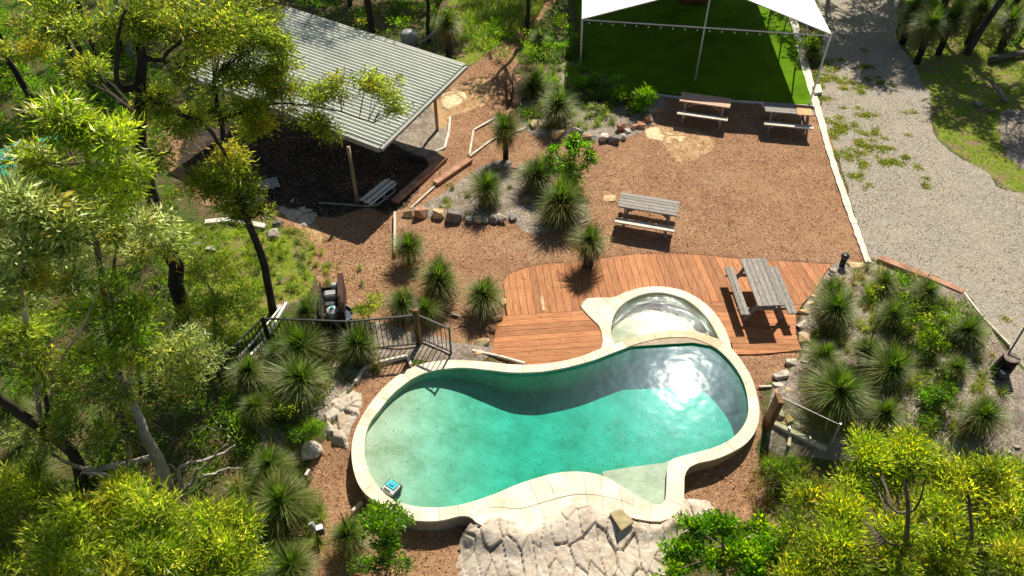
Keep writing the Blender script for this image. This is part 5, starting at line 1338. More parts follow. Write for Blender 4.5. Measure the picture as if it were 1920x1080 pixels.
tree('young_gum', 'leafy sapling crown touching the big dark trunk from the left', 'tree', G(262, 730), [(245, 620, -.4), (215, 520, -.9), (225, 440, -1.2), (250, 400, -1.4)], .05, M['bark_mid'],
 [(270,410,-1.3,44),(215,430,-1.3,38),(300,450,-1.1,34),(250,480,-1.0,40),(190,480,-1.2,36)], 380, 15, L=.14, Wd=.032, pal=PAL_PALE, droop=.35, seed=19, tip=(.44,.44,.22))
tree('young_gum', 'dense green sapling under the big dark trunk', 'tree', G(225, 800), [(222, 720, -.3), (215, 620, -.7), (210, 560, -.9)], .05, M['bark_mid'],
 [(200,560,-.8,46),(260,585,-.8,44),(150,590,-.8,40),(230,640,-.6,52),(160,660,-.6,42),(280,660,-.5,36)], 300, 15, L=.15, Wd=.034, pal=PAL_YEL+PAL_BRIGHT, droop=.3, seed=21, tip=(.30,.34,.06))
tree('wattle_bush', 'golden leaved bush above the bare white branches', 'bush', G(330, 810), [(325, 760, -.2), (320, 700, -.5)], .045, M['bark_mid'],
 [(340,660,-.5,42),(370,700,-.5,38),(300,710,-.5,42),(340,750,-.3,40),(280,760,-.3,36),(390,660,-.4,28)], 300, 15, L=.14, Wd=.03, pal=PAL_PALE, droop=.3, seed=25, tip=(.42,.38,.08))
tree('wattle_bush', 'yellow green bush right of the big dark trunk on the slope', 'bush', G(400, 650), [(402, 610, .0), (405, 560, .0)], .04, M['bark_mid'],
 [(400,520,.0,34),(430,570,.0,36),(380,580,.0,32),(420,620,.0,34),(375,520,.1,22)], 300, 15, L=.11, Wd=.024, pal=PAL_YEL, droop=.2, seed=27)
tree('old_gum', 'dark limbed gum leaning in from the lower left edge', 'tree', G(150, 905), [(135, 850, -.2), (60, 790, -.6), (-20, 730, -1.0), (-90, 640, -1.2)], .14, M['bark_dark'],
 [(0,640,-.9,46),(60,660,-.8,46),(110,700,-.7,40),(-60,600,-1.0,50)], 200, 15, L=.14, Wd=.034, pal=PAL_GUM, seed=31, tip=(.2,.24,.04),
 limbs=[[(92,830,-.4),(88,760,-.5),(80,700,-.7)]])
tree('pale_gum', 'gum with thick pale mottled trunk behind the antler like dead branch', 'tree', G(325, 950), [(300, 870, -.0), (272, 815, .0), (250, 760, .1), (225, 700, .1)], .15, M['bark_pale'],
 [(200,740,.1,42),(130,800,.1,44),(180,810,.0,40),(240,720,.1,36),(60,830,.0,40)], 260, 14, L=.13, Wd=.034, pal=PAL_GUM+PAL_PALE, seed=33,
 limbs=[[(180,880,-.2),(110,860,-.3)], [(240, 830, .1), (215, 800, .2)]], rtop=.28, tip=(.2,.24,.04))
# bare branches
dg_ = G(355, 955); e = empty('dead_branch', dg_, 0, 'bare white antler shaped dead branch in front of the dark slope', 'dead tree')
def limb_(pts, r0, r1, par, mat, seed, base=dg_):
    C = wobble([W(x, y, base.y+d) for x, y, d in pts], .012, 4, seed); C = C-np.array(tuple(base))
    MB().tube(C, list(np.linspace(r0, r1, len(C))), 7, True).build('limb', mat, par, True)
limb_([(352,962,0),(345,925,0),(335,885,.0),(352,868,.1),(385,862,.3),(420,848,.5),(440,835,.6)], .055, .02, e, M['bark_pale'], 1)
limb_([(345,920,0),(362,905,.1),(368,885,.2),(390,868,.3),(425,832,.5)], .045, .015, e, M['bark_pale'], 2)
limb_([(380,890,.2),(400,888,.3),(420,880,.4),(455,878,.5)], .03, .012, e, M['bark_pale'], 3)
limb_([(335,885,0),(320,872,.1),(300,872,.2)], .02, .01, e, M['bark_pale'], 4)
b2 = G(215, 930); e = empty('fallen_log', b2, 0, 'pale fallen log lying among twigs at the lower left', 'log')
limb_([(150,880,.3),(190,890,.1),(225,905,0),(262,938,-.2)], .075, .05, e, M['bark_pale'], 5, b2)
b2 = G(300, 880); e = empty('dead_twigs', b2, 0, 'tangle of thin dead twigs around the pale gum trunk', 'twigs'); tw = MB()
rd = np.random.default_rng(4)
for k in range(60):
    a = W(rd.uniform(180, 430), rd.uniform(800, 930), b2.y+rd.uniform(-.4, .6)); d = Vector(rd.normal(size=3)*np.array([.35, .3, .25]))
    d.z = abs(d.z); m_ = a+d*.5+Vector(rd.normal(size=3)*.06); tw.tube([Vector(p)-b2 for p in (a, m_, a+d)], [.009, .007, .003], 4, False)
o = tw.build('twig_stems', M['bark_pale'], e); o['kind'] = 'stuff'
lg = G(1890, 112); e = empty('fallen_log', lg, R(12), 'grey sawn log lying in the shaded grass at the right edge', 'log')
MB().tube([(-.9, -.05, .12), (-.2, .0, .16), (.9, .1, .2)], [.13, .12, .11], 10).build('log_body', M['bark_mid'], e, True)
lg = G(1885, 190); e = empty('white_branch', lg, 0, 'long white bent dead branch on the verge at the right edge', 'branch')
limb_([(1858,150,0),(1872,168,0),(1886,188,0),(1902,205,0),(1925,220,0)], .06, .11, e, M['bark_pale'], 7, lg)
# bottom left foreground bushes
for k, (lab, bx, cl, sd, pal) in enumerate([
 ('bright yellow green wattle bush at the bottom left corner', (90, 1120), [(40,960,-.2,62),(10,930,-.2,44),(90,935,-.2,44),(120,985,-.2,60),(30,1040,-.3,60),(110,1060,-.3,62),(-20,1000,-.2,50),(180,1045,-.3,50)], 41, PAL_YEL),
 ('golden tipped wattle bush in front of the pale gum trunk', (250, 1100), [(220,930,-.2,48),(270,950,-.2,52),(190,975,-.2,50),(250,1010,-.3,56),(320,1000,-.3,46),(300,1050,-.3,50),(235,1065,-.3,46)], 43, PAL_YEL),
 ('low olive wattle bush between the dead branch and the path', (400, 1090), [(380,990,-.1,40),(430,1000,-.1,44),(400,1040,-.2,46),(455,1045,-.2,40),(360,1055,-.2,36)], 45, PAL_YEL)]):
    tree('wattle_bush', lab, 'bush', G(*bx), [(bx[0], bx[1]-50, -.1), (bx[0]-8, bx[1]-100, -.2)], .045, M['bark_mid'], cl, 620, 14, L=.16, Wd=.03, pal=pal, droop=.15, seed=sd, tip=(.50,.48,.08), up=.4, zc=(3.0, 2.8, 1.7)[k])
# bottom right
tree('leafy_shrub', 'dense bright broad leaved shrub beside the bedrock at the bottom', 'shrub', G(1360, 1090), [(1358, 1050, 0), (1355, 1010, -.1)], .05, M['bark_mid'],
 [(1300,1000,0,34),(1345,990,0,36),(1400,985,0,36),(1290,1045,-.1,36),(1340,1045,-.1,42),(1400,1040,-.1,44),(1450,1020,0,36),(1270,1075,-.1,30),(1440,1075,-.1,40)], 900, 13, L=.085, Wd=.055, pal=PAL_BRIGHT, droop=.1, seed=51, tip=(.36,.42,.03), up=.5, spr=.1, zc=1.1)
tree('wattle_tree', 'yellow wattle tree with a thin dark stem at the lower right', 'tree', G(1702, 1110), [(1700, 1040, -.1), (1702, 960, -.3), (1700, 900, -.4)], .055, M['bark_mid'],
 [(1640,850,-.4,46),(1690,840,-.4,44),(1600,908,-.4,34),(1548,945,-.3,32),(1700,890,-.4,46),(1640,920,-.3,44),(1570,960,-.2,46),(1520,940,-.2,40),(1500,1000,-.1,46),(1560,1020,-.2,50),(1630,1000,-.2,44),(1490,1060,-.2,46),(1560,1075,-.2,46),(1740,1000,-.2,40),(1640,1065,-.2,44),(1700,1010,-.2,34),(1690,1060,-.2,34),(1600,960,-.2,36),(1760,960,-.2,34)], 2300, 15, L=.115, Wd=.028, pal=PAL_YEL, droop=.12, seed=53, tip=(.46,.42,.03), up=.4, zc=2.0,
 limbs=[[(1680,960,-.3),(1655,930,-.4),(1630,890,-.4)],[(1720,950,-.3),(1735,900,-.4)],[(1670,1020,-.2),(1640,990,-.2)]])
tree('wattle_tree', 'wider yellow green wattle filling the lower right corner', 'tree', G(1830, 1110), [(1825, 1060, 0), (1822, 990, -.2), (1815, 930, -.3)], .05, M['bark_mid'],
 [(1770,885,-.3,40),(1810,900,-.3,40),(1860,880,-.3,40),(1900,900,-.3,40),(1780,940,-.3,44),(1850,950,-.2,46),(1910,970,-.2,46),(1790,1010,-.2,46),(1860,1030,-.2,50),(1920,1050,-.2,50),(1770,1070,-.2,44),(1950,900,-.3,40),(1830,990,-.2,34),(1880,930,-.2,34),(1800,1050,-.2,34)], 1700, 15, L=.115, Wd=.03, pal=PAL_YEL, droop=.15, seed=55, tip=(.40,.40,.04), up=.4, zc=2.0)
# shrubs in the beds
def shrub(lab, bx, cl, pal, n=160, L=.08, Wd=.04, seed=1, tip=None, name='shrub', spr=.1, bark=None, nl=12, up=.4):
    return tree(name, lab, 'shrub', G(*bx), [(bx[0], bx[1]-14, 0), (cl[0][0], cl[0][1], 0)], .025, bark or M['bark_mid'], cl, n, nl, L=L, Wd=Wd, pal=pal, droop=.15, seed=seed, tip=tip, up=up, spr=spr)
shrub('glossy dark leaved shrub standing between the grass trees and the mulch yard', (1068, 345), [(1068,272,0,32),(1042,300,0,26),(1092,292,0,26),(1065,315,0,30),(1078,340,0,24)], PAL_DEEP, 300, .13, .05, 61, (.30,.36,.16))
shrub('round bright green shrub overlapping the lower left rim of the pool', (728, 1062), [(722,970,-.1,28),(705,990,0,24),(742,985,0,26),(725,1010,0,30),(730,1040,0,26)], PAL_BRIGHT, 240, .08, .045, 62, (.2,.32,.03))
shrub('dark straggly shrub at the foot of the round bright green one', (705, 1085), [(680,1062,0,22),(715,1068,0,24),(755,1055,0,20)], PAL_DEEP, 120, .07, .03, 63)
shrub('light green strappy bush in the middle of the upper bed', (1155, 190), [(1150,172,0,22),(1165,180,0,18)], PAL_BRIGHT, 130, .16, .025, 64, name='strappy_bush')
shrub('fresh green strappy bush behind the red sandstone blocks', (1195, 212), [(1195,188,0,26),(1205,198,0,20)], PAL_BRIGHT, 170, .18, .025, 65, name='strappy_bush')
shrub('bushy green shrub by the left marquee post', (1092, 165), [(1085,148,0,24),(1100,158,0,20)], PAL_BRIGHT, 170, .1, .03, 66)
shrub('low green shrub under the bushy one in the upper bed', (1112, 188), [(1105,178,0,14),(1122,180,0,14)], PAL_FERN, 60, .1, .03, 67)
shrub('small grey leaved shrub among pale stones in the upper bed', (1118, 218), [(1118,208,0,14)], PAL_PALE, 40, .07, .03, 68)
shrub('dark leafy shrub on the left side of the marquee', (1055, 105), [(1050,80,0,28),(1070,95,0,24),(1045,110,0,18)], PAL_DEEP, 160, .11, .035, 69)
shrub('yellow green shrub beside the marquee corner on the gravel side', (1522, 110), [(1520,85,0,18),(1528,100,0,14),(1515,70,0,12)], PAL_FERN, 90, .14, .03, 70)
shrub('light green fern like shrub behind the fence top rail', (690, 600), [(690,575,0,20),(705,562,0,14),(675,590,0,14)], PAL_YEL, 110, .08, .025, 71)
shrub('leafy green shrub filling the middle of the right garden bed', (1730, 625), [(1715,590,0,26),(1740,610,0,28),(1700,615,0,20),(1765,600,0,22)], PAL_FERN, 220, .07, .035, 72, (.2,.28,.05))
shrub('round green shrub between right bed grass tree and gravel', (1745, 665), [(1740,640,0,26),(1770,650,0,22)], PAL_FERN, 130, .07, .035, 73)
shrub('low dark green creeper below the gravel side grass tree', (1765, 760), [(1750,745,0,22),(1775,735,0,20)], PAL_DEEP, 120, .06, .035, 74)
shrub('yellow green weed bush left of the small grass tree by the sleeper', (1640, 560), [(1635,545,0,16),(1625,560,0,12)], PAL_YEL, 70, .08, .02, 75)
shrub('twiggy yellow leaved bush below the lowest fence grass tree', (540, 790), [(530,770,0,18),(545,760,0,14)], PAL_YEL, 60, .07, .035, 76)
shrub('bright green tuft bush left of the fractured rock ledge', (580, 822), [(570,808,0,18),(588,800,0,16)], PAL_BRIGHT, 80, .14, .02, 77, name='strappy_bush')
shrub('grassy dark green bush at the bottom right of the pool mulch', (1470, 900), [(1465,880,0,26),(1490,895,0,26),(1450,870,0,18)], PAL_FERN, 150, .16, .016, 78)
#shrub('lime leaved seedling growing through the glass fence base', (1552, 838), [(1548,828,0,12)], PAL_YEL, 26, .07, .03, 79)
# ------------------------------------------------------------------ the bush behind and around
def far_tree(label, px, py, hgt, cr, seed, pal=PAL_GUM, lean=0.0, r0=.16, n=260, bark='bark_dark', name='gum_tree', L=.2, Wd=.06, y=None, x=None):
    b = G(px, py) if y is None else Vector((x, y, float(hfun(x, y))))
    global rng
    rng = np.random.default_rng(seed)
    e = empty(name, b, 0, label, 'tree', 'gum trees of the bush')
    top = np.array([lean*hgt, rng.uniform(-.3, .3), hgt*.8])
    C = wobble([np.array([0, 0, -.3]), top*.35+rng.normal(size=3)*.12, top*.7+rng.normal(size=3)*.2, top], .04, 4, seed)
    MB().tube(C, list(np.linspace(r0, r0*.35, len(C))), 9, False).build('trunk', M[bark], e, True)
    cl = []; tw = MB()
    for k in range(7):
        d = unit(rng.normal(size=3)); c = top+np.array([d[0]*cr*.8, d[1]*cr*.8, d[2]*cr*.45+.2]); cl.append((c, cr*rng.uniform(.35, .6)))
        st = C[rng.integers(len(C)//2, len(C)-1)]; tw.tube([st, (st+c)/2+rng.normal(size=3)*.15, c], [.05, .035, .015], 5, False)
    tag(tw.build('limbs', M[bark], e), kind='stuff')
    V, F, Cc, _ = cloud(cl, n, 12, L, Wd, pal, .4, .3)
    obj('crown', mesh_np('crown', V, F, M['leaf'], False, Cc), e); return e
FT = [
 ('dark trunked gum right of centre in the top forest behind the shed', 703, 62, 9, 2.2, 0, .17), ('slender gum just left of the crooked trunk grass tree', 805, 78, 8, 1.6, 0, .09),
 ('leaning slim gum beside the top path', 985, 62, 8, 1.6, .10, .10), ('dark gum between the shed and the top left edge', 655, 10, 9, 2.0, 0, .12),
 ('gum trunk rising behind the left end of the shed roof', 500, 40, 9, 2.2, .02, .13),
 ('dark twin gum in the upper left forest', 185, 200, 8, 2.2, -.04, .14), ('smooth gum with kinked stem in the upper left', 215, 175, 8, 2.0, .02, .12),
 ('leaning gum at the far upper left', 70, 200, 8, 2.3, -.12, .14), ('upright dark gum left of the thick trunk', 178, 160, 8.5, 2.0, 0, .12),
 ('gum trunk at the very left of the top forest', 25, 120, 8, 2.4, .02, .13), ('pale gum hidden high in the upper left crowns', 255, 130, 9, 2.2, .03, .12),
 ('distant gum above the shed between leaves', 350, 60, 8, 2.2, 0, .12), ('distant gum at the top left centre', 430, 20, 9, 2.4, .02, .12), ('distant gum near the top left corner', 120, 60, 9, 2.5, -.02, .14),
 ('leaning black trunk on the shaded verge at the upper right', 1812, 102, 8, 1.7, .22, .15), ('second leaning black trunk right of the first on the verge', 1862, 48, 8, 1.6, .25, .14), ('black trunk at the right edge above the sawn log', 1900, 82, 8, 1.6, .25, .13),
]
for i, (lab, px, py, h_, cr, ln, r0) in enumerate(FT):
    far_tree(lab, px, py, h_, cr, 400+i, lean=ln, r0=r0, n=330 if i > 6 else 240, bark='bark_pale' if 'pale' in lab else 'bark_dark', pal=PAL_DEEP if i % 3 == 0 else PAL_GUM)
OUTL = ['just beyond the right edge beside the verge', 'beyond the top edge above the grass verge', 'beyond the top edge over the gravel bend', 'far beyond the top edge behind the verge grass trees', 'beyond the top right corner', 'furthest beyond the top edge over the gravel', 'beyond the top edge behind the marquee', 'beyond the top edge left of the marquee', 'beyond the top edge over the top path', 'beyond the top edge behind the shed', 'beyond the top edge above the dark trunked gums', 'beyond the top left corner', 'behind the right verge out of the picture', 'beyond the left edge of the top forest', 'behind the middle of the marquee out of the picture', 'deep in the bush']
# trees standing outside the frame whose shade reaches into it
for i, (x, y, h_, cr) in enumerate([(18.6, 32.8, 9, 2.2), (17.2, 35.0, 9, 1.9), (15.5, 38.5, 9, 2.6), (19.5, 37.0, 9, 2.6), (21.0, 40.5, 10, 3), (12.0, 41.5, 9, 2.6), (-2, 38.5, 9, 2.4), (3, 40, 9, 2.6), (-8, 39, 9, 2.6), (-15, 40, 10, 3), (-22, 37, 10, 3), (28, 38, 10, 3), (-26, 31, 9, 2.6), (7.5, 40.5, 10, 2.4)]):
    far_tree('gum tree '+OUTL[i], 0, 0, h_, cr, 500+i, n=520, x=x, y=y, L=.26, Wd=.09)

def in_poly_points(poly_px, n):
    P = G2(poly_px, 0); lo, hi = P.min(0), P.max(0); out = []; tot = 0
    while tot < n:
        q = lo+rng.random((n*2, 2))*(hi-lo); q = q[inside(P, q[:, 0], q[:, 1])]; out.append(q); tot += len(q)
    return np.concatenate(out)[:n]
def blades_stuff(name, polys, n, L, w_, pal, label, patch=None, seed=1, spread=.6):
    global rng
    rng = np.random.default_rng(seed); Ps = []
    for p, f in polys: Ps.append(in_poly_points(p, int(n*f)))
    q = np.concatenate(Ps)
    if patch is not None:
        v = fbm(q[:, 0], q[:, 1], patch[0], seed, 4); q = q[v > patch[1]]
    m_ = len(q); z = hfun(q[:, 0], q[:, 1]); P = np.stack([q[:, 0], q[:, 1], z-.01], -1)
    V, F, k = strip_geo(P, rng.random(m_)*2*np.pi, np.radians(rng.uniform(35, 88, m_)), L*rng.uniform(.5, 1.3, m_), rng.uniform(.1, spread, m_), w_*rng.uniform(.7, 1.2, m_), (0, .5, 1), (1, .8, .15))
    c = pick(pal, m_)*rng.uniform(.7, 1.3, (m_, 1))
    o = obj(name, mesh_np(name, V, F, M['blade'], False, np.repeat(c, k, 0))); tag(o, kind='stuff'); o['label'] = label; return o
PAL_GRASS = [((.13, .22, .014), 3), ((.20, .28, .02), 3), ((.09, .15, .012), 2), ((.32, .30, .06), 1), ((.38, .30, .14), .5)]
blades_stuff('lawn_grass', [(GRASS[0], .5), (GRASS[1], .3), (GRASS[3], .2)], 60000, .15, .018, PAL_GRASS, 'short bright grass on the slope and the gravel verge', (1.3, .47), 71)
blades_stuff('tall_grass', [([(855,-30),(1040,-40),(1010,30),(950,75),(880,95)], 1)], 9000, .45, .02, PAL_GRASS, 'long bright grass by the top path', None, 72)
blades_stuff('dry_grass', [([(1440,830),(1480,870),(1500,930),(1440,980),(1400,900)], .3), ([(550,860),(640,960),(660,1080),(480,1080),(480,940)], .4), ([(1490,850),(1560,850),(1600,900),(1480,900)], .3)], 5000, .22, .010, [((.36, .27, .13), 3), ((.26, .2, .08), 2), ((.16, .18, .03), 1)], 'dry straw grass at the edges of the lower mulch', (.7, .5), 73)
blades_stuff('bed_litter_grass', [(BEDS[0], .5), (BEDS[1], .2), (BEDS[2], .15), (BEDS[3], .15)], 16000, .12, .011, [((.44, .38, .28), 3), ((.30, .24, .16), 3), ((.14, .18, .03), 3), ((.10, .16, .02), 2)], 'dead needles and little weeds on the garden beds', (.6, .45), 74)
# low ground weeds on the gravel
def weeds(name, spots, per, L, Wd, pal, label, seed, hz=.03, den=1.0):
    global rng
    rng = np.random.default_rng(seed); Ps = []; Cs = []
    for px, py, rx, ry in spots:
        g_ = G(px, py); s = ppm(px, py); sx, sy = rx/s, ry/s*1.45; n = int(per*den*max(.3, sx*sy*60)); k = max(3, int(sx*sy*60))
        cc = rng.normal(size=(k, 2))*.5; q = cc[rng.integers(0, k, n)]+rng.normal(size=(n, 2))*.11/np.array([sx+.1, sy+.1])
        x, y = g_.x+q[:, 0]*sx, g_.y+q[:, 1]*sy; Ps.append(np.stack([x, y, hfun(x, y)+rng.random(n)*hz], -1)); Cs.append(pick(pal, n))
    P = np.concatenate(Ps); n = len(P); D = unit(rng.normal(size=(n, 3))*np.array([1, 1, .5])+np.array([0, 0, .35]))
    V, F = leaves_geo(P, D, L*rng.uniform(.6, 1.3, n), Wd*rng.uniform(.7, 1.3, n)); C = np.concatenate(Cs)*rng.uniform(.7, 1.3, (n, 1))
    o = obj(name, mesh_np(name, V, F, M['leaf'], False, np.repeat(C, 4, 0))); tag(o, kind='stuff'); o['label'] = label
WS = [(1618,95,6,4),(1570,112,10,4),(1625,125,18,5),(1548,125,14,16),(1560,145,22,8),(1545,150,14,6),(1540,162,12,5),(1585,155,18,7),(1595,165,16,5),(1615,165,10,8),(1612,175,9,5),(1552,188,14,6),(1660,155,14,6),(1628,150,8,4),(1580,202,6,3),(1608,204,7,3),(1620,215,16,8),(1707,211,10,4),(1565,228,22,8),(1575,245,18,12),(1590,235,16,8),(1562,258,10,7),(1635,252,20,8),(1575,287,22,9),(1610,285,16,12),(1632,275,24,12),(1665,277,10,5),(1650,300,12,10),(1680,305,20,8),(1612,310,14,10),(1695,295,14,5),(1727,315,9,5),(1738,350,10,6),(1600,330,16,8),(1630,350,8,5),(1735,335,6,4),(1707,255,6,4),(1885,602,8,5)]
weeds('gravel_weeds', [(a, b, c*1.25, d*1.35) for a, b, c, d in WS], 75, .055, .03, [((.13, .17, .02), 3), ((.22, .22, .03), 2), ((.07, .10, .015), 2), ((.30, .20, .06), .4)], 'low olive weeds creeping in patches over the gravel', 81, .035)
WS2 = [(632,497,7,5),(660,520,8,5),(700,560,10,6),(625,500,5,4),(580,440,12,8),(600,452,10,5),(640,405,6,4),(1098,392,4,3),(795,985,8,6),(1480,870,14,10),(800,970,4,3),(925,1000,3,3),(790,1045,14,6),(870,370,20,10),(850,375,24,8),(840,345,14,6),(1660,640,20,6),(1870,730,10,6),(1750,700,16,6),(1770,850,14,8),(1760,810,12,6),(1820,860,20,8),(1000,170,16,10),(1070,205,20,8),(1140,215,16,6),(1110,240,20,6)]
weeds('bed_weeds', WS2, 25, .055, .03, PAL_FERN, 'small green weeds scattered over beds and mulch', 82, .06)
# --- understorey on the slopes: low bushes that read as one mass
def understorey(name, label, polys, n, hmin, hmax, L, Wd, pal, seed, r_=(.25, .6), nl=12, tip=None, sp=14):
    global rng
    rng = np.random.default_rng(seed); cl = []
    for poly, f in polys:
        for x, y in in_poly_points(poly, int(n*f)):
            h = rng.uniform(hmin, hmax); r0 = rng.uniform(*r_); cl.append((np.array([x, y, float(hfun(x, y))+h*.45]), r0))
    V, F, Cc, _ = cloud(cl, sp*len(cl), nl, L, Wd, pal, .15, .14, tip, .8, .4)
    o = obj(name, mesh_np(name, V, F, M['leaf'], False, Cc)); tag(o, kind='stuff'); o['label'] = label
U_LEFT = [(-300,80),(200,60),(330,200),(300,330),(330,420),(380,480),(430,640),(420,740),(470,840),(440,900),(500,1000),(470,1200),(-300,1300)]
U_TOP = [(-300,-80),(560,-80),(860,-60),(930,-60),(870,60),(830,95),(700,60),(560,20),(330,100),(300,210),(-300,200)]
U_TR = [(1690,-60),(2200,-60),(2200,160),(1920,120),(1840,90),(1760,60),(1720,30)]
understorey('understorey', 'dark green low scrub covering the left slope', [(U_LEFT, 1)], 330, .3, .9, .12, .035, PAL_DEEP+PAL_FERN, 91)
understorey('understorey', 'mixed fresh and dark green scrub in the top forest', [(U_TOP, 1)], 330, .3, 1.1, .14, .05, PAL_FERN+PAL_DEEP+PAL_BRIGHT, 92, (.35, .8))
understorey('understorey', 'shaded scrub under the upper right trees', [(U_TR, 1)], 90, .3, .9, .14, .045, PAL_DEEP+PAL_FERN, 93, (.3, .6))
understorey('understorey', 'light green shrubs along the top path', [([(850,60),(930,40),(985,60),(1000,100),(950,110),(880,100)], .5), ([(985,60),(1060,40),(1080,120),(1000,140)], .5)], 26, .3, .7, .11, .04, PAL_BRIGHT+PAL_FERN, 94)
understorey('understorey', 'low leafy scrub at the lower corners of the block', [([(1400,980),(1480,940),(1500,1100),(1380,1100)], .2), ([(1750,850),(1960,830),(2000,1100),(1750,1100)], .8)], 40, .2, .5, .09, .03, PAL_YEL+PAL_FERN, 95)
# --- tussocks and low plants filling the beds
def tussocks(name, label, polys, n, R0, R1, pal, seed, per=70, w_=.013, avoid=()):
    global rng
    rng = np.random.default_rng(seed); Q = np.concatenate([in_poly_points(p, int(n*f)) for p, f in polys])
    keep = (sdf(pool_out, Q[:, 0], Q[:, 1]) < -.2) & (sdf(deck_poly, Q[:, 0], Q[:, 1]) < -.15); Q = Q[keep]; n = len(Q)
    Rr = rng.uniform(R0, R1, n); q = np.repeat(np.arange(n), per); m_ = len(q)
    x, y = Q[q, 0]+rng.normal(size=m_)*.03, Q[q, 1]+rng.normal(size=m_)*.03
    P = np.stack([x, y, hfun(x, y)+.04], -1); u = rng.random(m_)
    V, F, k = strip_geo(P, rng.random(m_)*6.283, np.radians(85-75*u), Rr[q]*rng.uniform(.5, 1.1, m_), .15+.4*u, np.full(m_, w_)*rng.uniform(.7, 1.2, m_))
    base = pick(pal, n)[q]*rng.uniform(.65, 1.35, (m_, 1)); dead = rng.random(m_) < .18; base[dead] = np.array([.30, .23, .13])*rng.uniform(.5, 1.2, (dead.sum(), 1))
    o = obj(name, mesh_np(name, V, F, M['blade'], False, np.repeat(base, k, 0))); tag(o, kind='stuff'); o['label'] = label
PT = [((.13, .19, .02), 3), ((.22, .26, .035), 2), ((.08, .13, .014), 3), ((.28, .25, .07), 1)]
RB = [(1560,515),(1640,500),(1700,520),(1790,560),(1860,640),(1880,740),(1800,830),(1660,830),(1560,800),(1500,740),(1520,640)]
tussocks('tussock_grass', 'grassy tussocks between the grass trees of the right bed', [(RB, 1)], 210, .2, .52, PT, 301)
tussocks('tussock_grass', 'green tussocks among the stones of the upper bed', [([(985,240),(975,180),(1010,130),(1080,130),(1220,180),(1225,205),(1160,240),(1060,248)], 1)], 150, .25, .52, [((.13, .22, .018), 3), ((.2, .28, .03), 2), ((.08, .14, .014), 2)], 302)
tussocks('tussock_grass', 'sparse tussocks in the stone walled bed', [(BEDS[1], 1)], 26, .14, .32, PT, 303)
tussocks('tussock_grass', 'dark tussocks on the bank below the black fence', [([(480,620),(640,650),(760,660),(720,690),(640,730),(560,840),(470,860),(420,740)], 1)], 70, .25, .5, [((.08, .13, .015), 3), ((.13, .19, .02), 2), ((.2, .17, .05), 1)], 304)
tussocks('tussock_grass', 'long grass tussocks left of the lower mulch', [([(470,840),(560,860),(590,900),(600,1000),(520,1100),(430,1100),(420,900)], 1)], 60, .3, .6, [((.10, .19, .015), 3), ((.18, .26, .025), 2), ((.28, .24, .08), 1)], 305)
tussocks('tussock_grass', 'yellowish tussocks at the end of the pool by the wattle', [([(1430,850),(1520,860),(1560,880),(1500,960),(1440,930)], 1)], 24, .22, .42, [((.2, .2, .04), 3), ((.12, .18, .02), 2), ((.3, .24, .1), 1)], 306)
tussocks('tussock_grass', 'shaggy grass tussocks on the lawn slope', [(GRASS[1], .7), ([(600,470),(680,480),(690,560),(610,560)], .06), (GRASS[3], .24)], 150, .10, .3, [((.16, .24, .015), 3), ((.26, .28, .03), 2), ((.10, .16, .012), 2)], 307, 50, .012)
understorey('understorey', 'low leafy plants of the upper bed', [([(1075,130),(1100,135),(1220,180),(1215,200),(1140,200),(1080,170)], .6), ([(985,235),(985,170),(1040,150),(1060,240)], .4)], 34, .2, .55, .09, .03, PAL_BRIGHT+PAL_FERN, 96, (.15, .32))
understorey('understorey', 'low leafy plants of the right bed', [([(1640,520),(1790,570),(1860,650),(1840,720),(1700,680),(1640,600)], .75), ([(1660,740),(1760,700),(1800,760),(1700,820)], .25)], 40, .15, .45, .08, .032, PAL_FERN+PAL_DEEP, 97, (.18, .38))
understorey('understorey', 'dark low scrub on the bank below the fence', [([(500,640),(700,660),(640,720),(560,820),(470,850),(430,740)], 1)], 26, .15, .5, .09, .03, PAL_DEEP+PAL_FERN, 98, (.2, .4))
understorey('understorey', 'yellow green weeds on the lawn slope', [(GRASS[1], 1)], 26, .08, .25, .08, .025, PAL_YEL+PAL_FERN, 99, (.12, .3))
# --- loose bark chips over the mulch
rng = np.random.default_rng(99)
q = in_poly_points(MULCH, 46000); po = sdf(pool_out, q[:, 0], q[:, 1]); dk = sdf(deck_poly, q[:, 0], q[:, 1]); so_ = sdf(spa_out_poly, q[:, 0], q[:, 1])
q = q[(po < -.03) & (dk < -.02) & (so_ < -.02)]; n = len(q)
P = np.stack([q[:, 0], q[:, 1], hfun(q[:, 0], q[:, 1])+rng.uniform(.0, .02, n)], -1); D = unit(rng.normal(size=(n, 3))*np.array([1, 1, .25]))
V, F = leaves_geo(P, D, rng.uniform(.03, .085, n), rng.uniform(.015, .032, n), .05)
C = pick([((.42, .22, .115), 4), ((.26, .12, .06), 3), ((.58, .38, .24), 2), ((.12, .055, .03), 2), ((.70, .55, .40), .7)], n)
o = obj('bark_chips', mesh_np('bark_chips', V, F, M['dryblade'], False, np.repeat(C, 4, 0))); tag(o, kind='stuff'); o['label'] = 'loose reddish bark chips covering the yard'
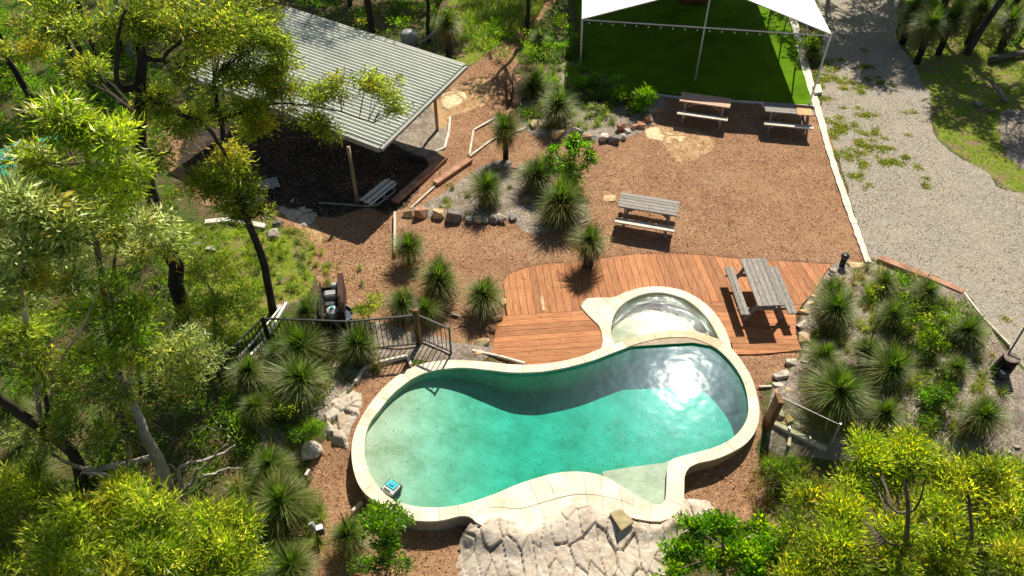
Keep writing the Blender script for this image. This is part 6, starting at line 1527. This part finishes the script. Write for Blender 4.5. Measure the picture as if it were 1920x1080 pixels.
# pebbles over the gravel drive
q = in_poly_points(GRAVEL, 26000); q = q[(q[:, 1] < 35) & (q[:, 0] < 22)]; n = len(q)
P = np.stack([q[:, 0], q[:, 1], hfun(q[:, 0], q[:, 1])+.008], -1)
r_ = rng.uniform(.012, .03, n); tet = unit(np.array([[1, 0, -.3], [-.5, .87, -.3], [-.5, -.87, -.3], [0, 0, 1]]))
rot = rng.random(n)*6.28; cr_, sr_ = np.cos(rot), np.sin(rot)
Vt = np.stack([np.stack([cr_*t_[0]-sr_*t_[1], sr_*t_[0]+cr_*t_[1], np.full(n, t_[2]*.7)], -1)*r_[:, None]+P for t_ in tet], 1).reshape(-1, 3)
b = (np.arange(n)*4)[:, None]; F = np.concatenate([b+np.array([0, 1, 3]), b+np.array([1, 2, 3]), b+np.array([2, 0, 3])])
C = pick([((.42, .38, .31), 4), ((.26, .23, .19), 3), ((.62, .58, .5), 2), ((.12, .10, .085), 1.5)], n)
o = obj('gravel_stones', mesh_np('gravel_stones', Vt, F, M['dryblade'], False, np.repeat(C, 4, 0))); tag(o, kind='stuff'); o['label'] = 'loose grey stones on the gravel drive'

# fallen leaves
def litter(name, label, polys, n, z, L, pal, seed, inpoly=None, tilt=.15):
    rg = np.random.default_rng(seed); q = np.concatenate([in_poly_points(p, int(n*f)) for p, f in polys])
    if inpoly is not None: q = q[sdf(inpoly, q[:, 0], q[:, 1]) > .1]
    m_ = len(q); zz = np.array([z(a, b) for a, b in q]); P = np.stack([q[:, 0], q[:, 1], zz], -1); D = unit(rg.normal(size=(m_, 3))*np.array([1, 1, tilt]))
    V, F = leaves_geo(P, D, L*rg.uniform(.6, 1.3, m_), L*.28*rg.uniform(.7, 1.2, m_), .04)
    V[:, 2] = np.maximum(V[:, 2], np.repeat(zz, 4)-.002)
    o = obj(name, mesh_np(name, V, F, M['dryblade'], False, np.repeat(pick(pal, m_), 4, 0))); tag(o, kind='stuff'); o['label'] = label
DRY = [((.16, .08, .04), 3), ((.30, .18, .09), 2), ((.40, .30, .14), 1), ((.06, .035, .02), 2)]
POLP = [(690,740),(1400,650),(1400,830),(1240,950),(760,950),(680,860)]
litter('sunken_leaves', 'dark leaves and grit lying on the pool floor', [(POLP, .35), ([(1000,760),(1380,740),(1390,820),(1200,870),(1000,880)], .65)], 420, lambda a, b: floor_z(a, b)+.012, .05, [((.04, .07, .03), 3), ((.10, .10, .04), 1)], 401, pool_in, .02)
litter('fallen_leaves', 'dry gum leaves scattered over the deck boards', [(DECK, 1)], 260, lambda a, b: .032, .07, DRY, 402)
litter('fallen_leaves', 'dry leaves blown on the green turf', [([(1100,40),(1460,40),(1515,190),(1250,175)], 1)], 200, lambda a, b: .045, .09, DRY, 403)
litter('fallen_leaves', 'leaf litter along the gravel edge', [([(1640,300),(1900,400),(1920,600),(1700,500)], .5), (GRAVEL[:4]+[(1620,445),(1680,440),(1620,200)], .5)], 600, lambda a, b: float(hfun(a, b))+.02, .07, DRY, 404)
litter('fallen_leaves', 'drifts of dry leaves on the mulch yard', [([(1000,250),(1300,330),(1500,450),(1100,480),(900,420)], .5), ([(620,420),(760,420),(740,560),(620,520)], .5)], 1500, lambda a, b: float(hfun(a, b))+.022, .085, DRY+[((.62, .50, .34), 2)], 405)
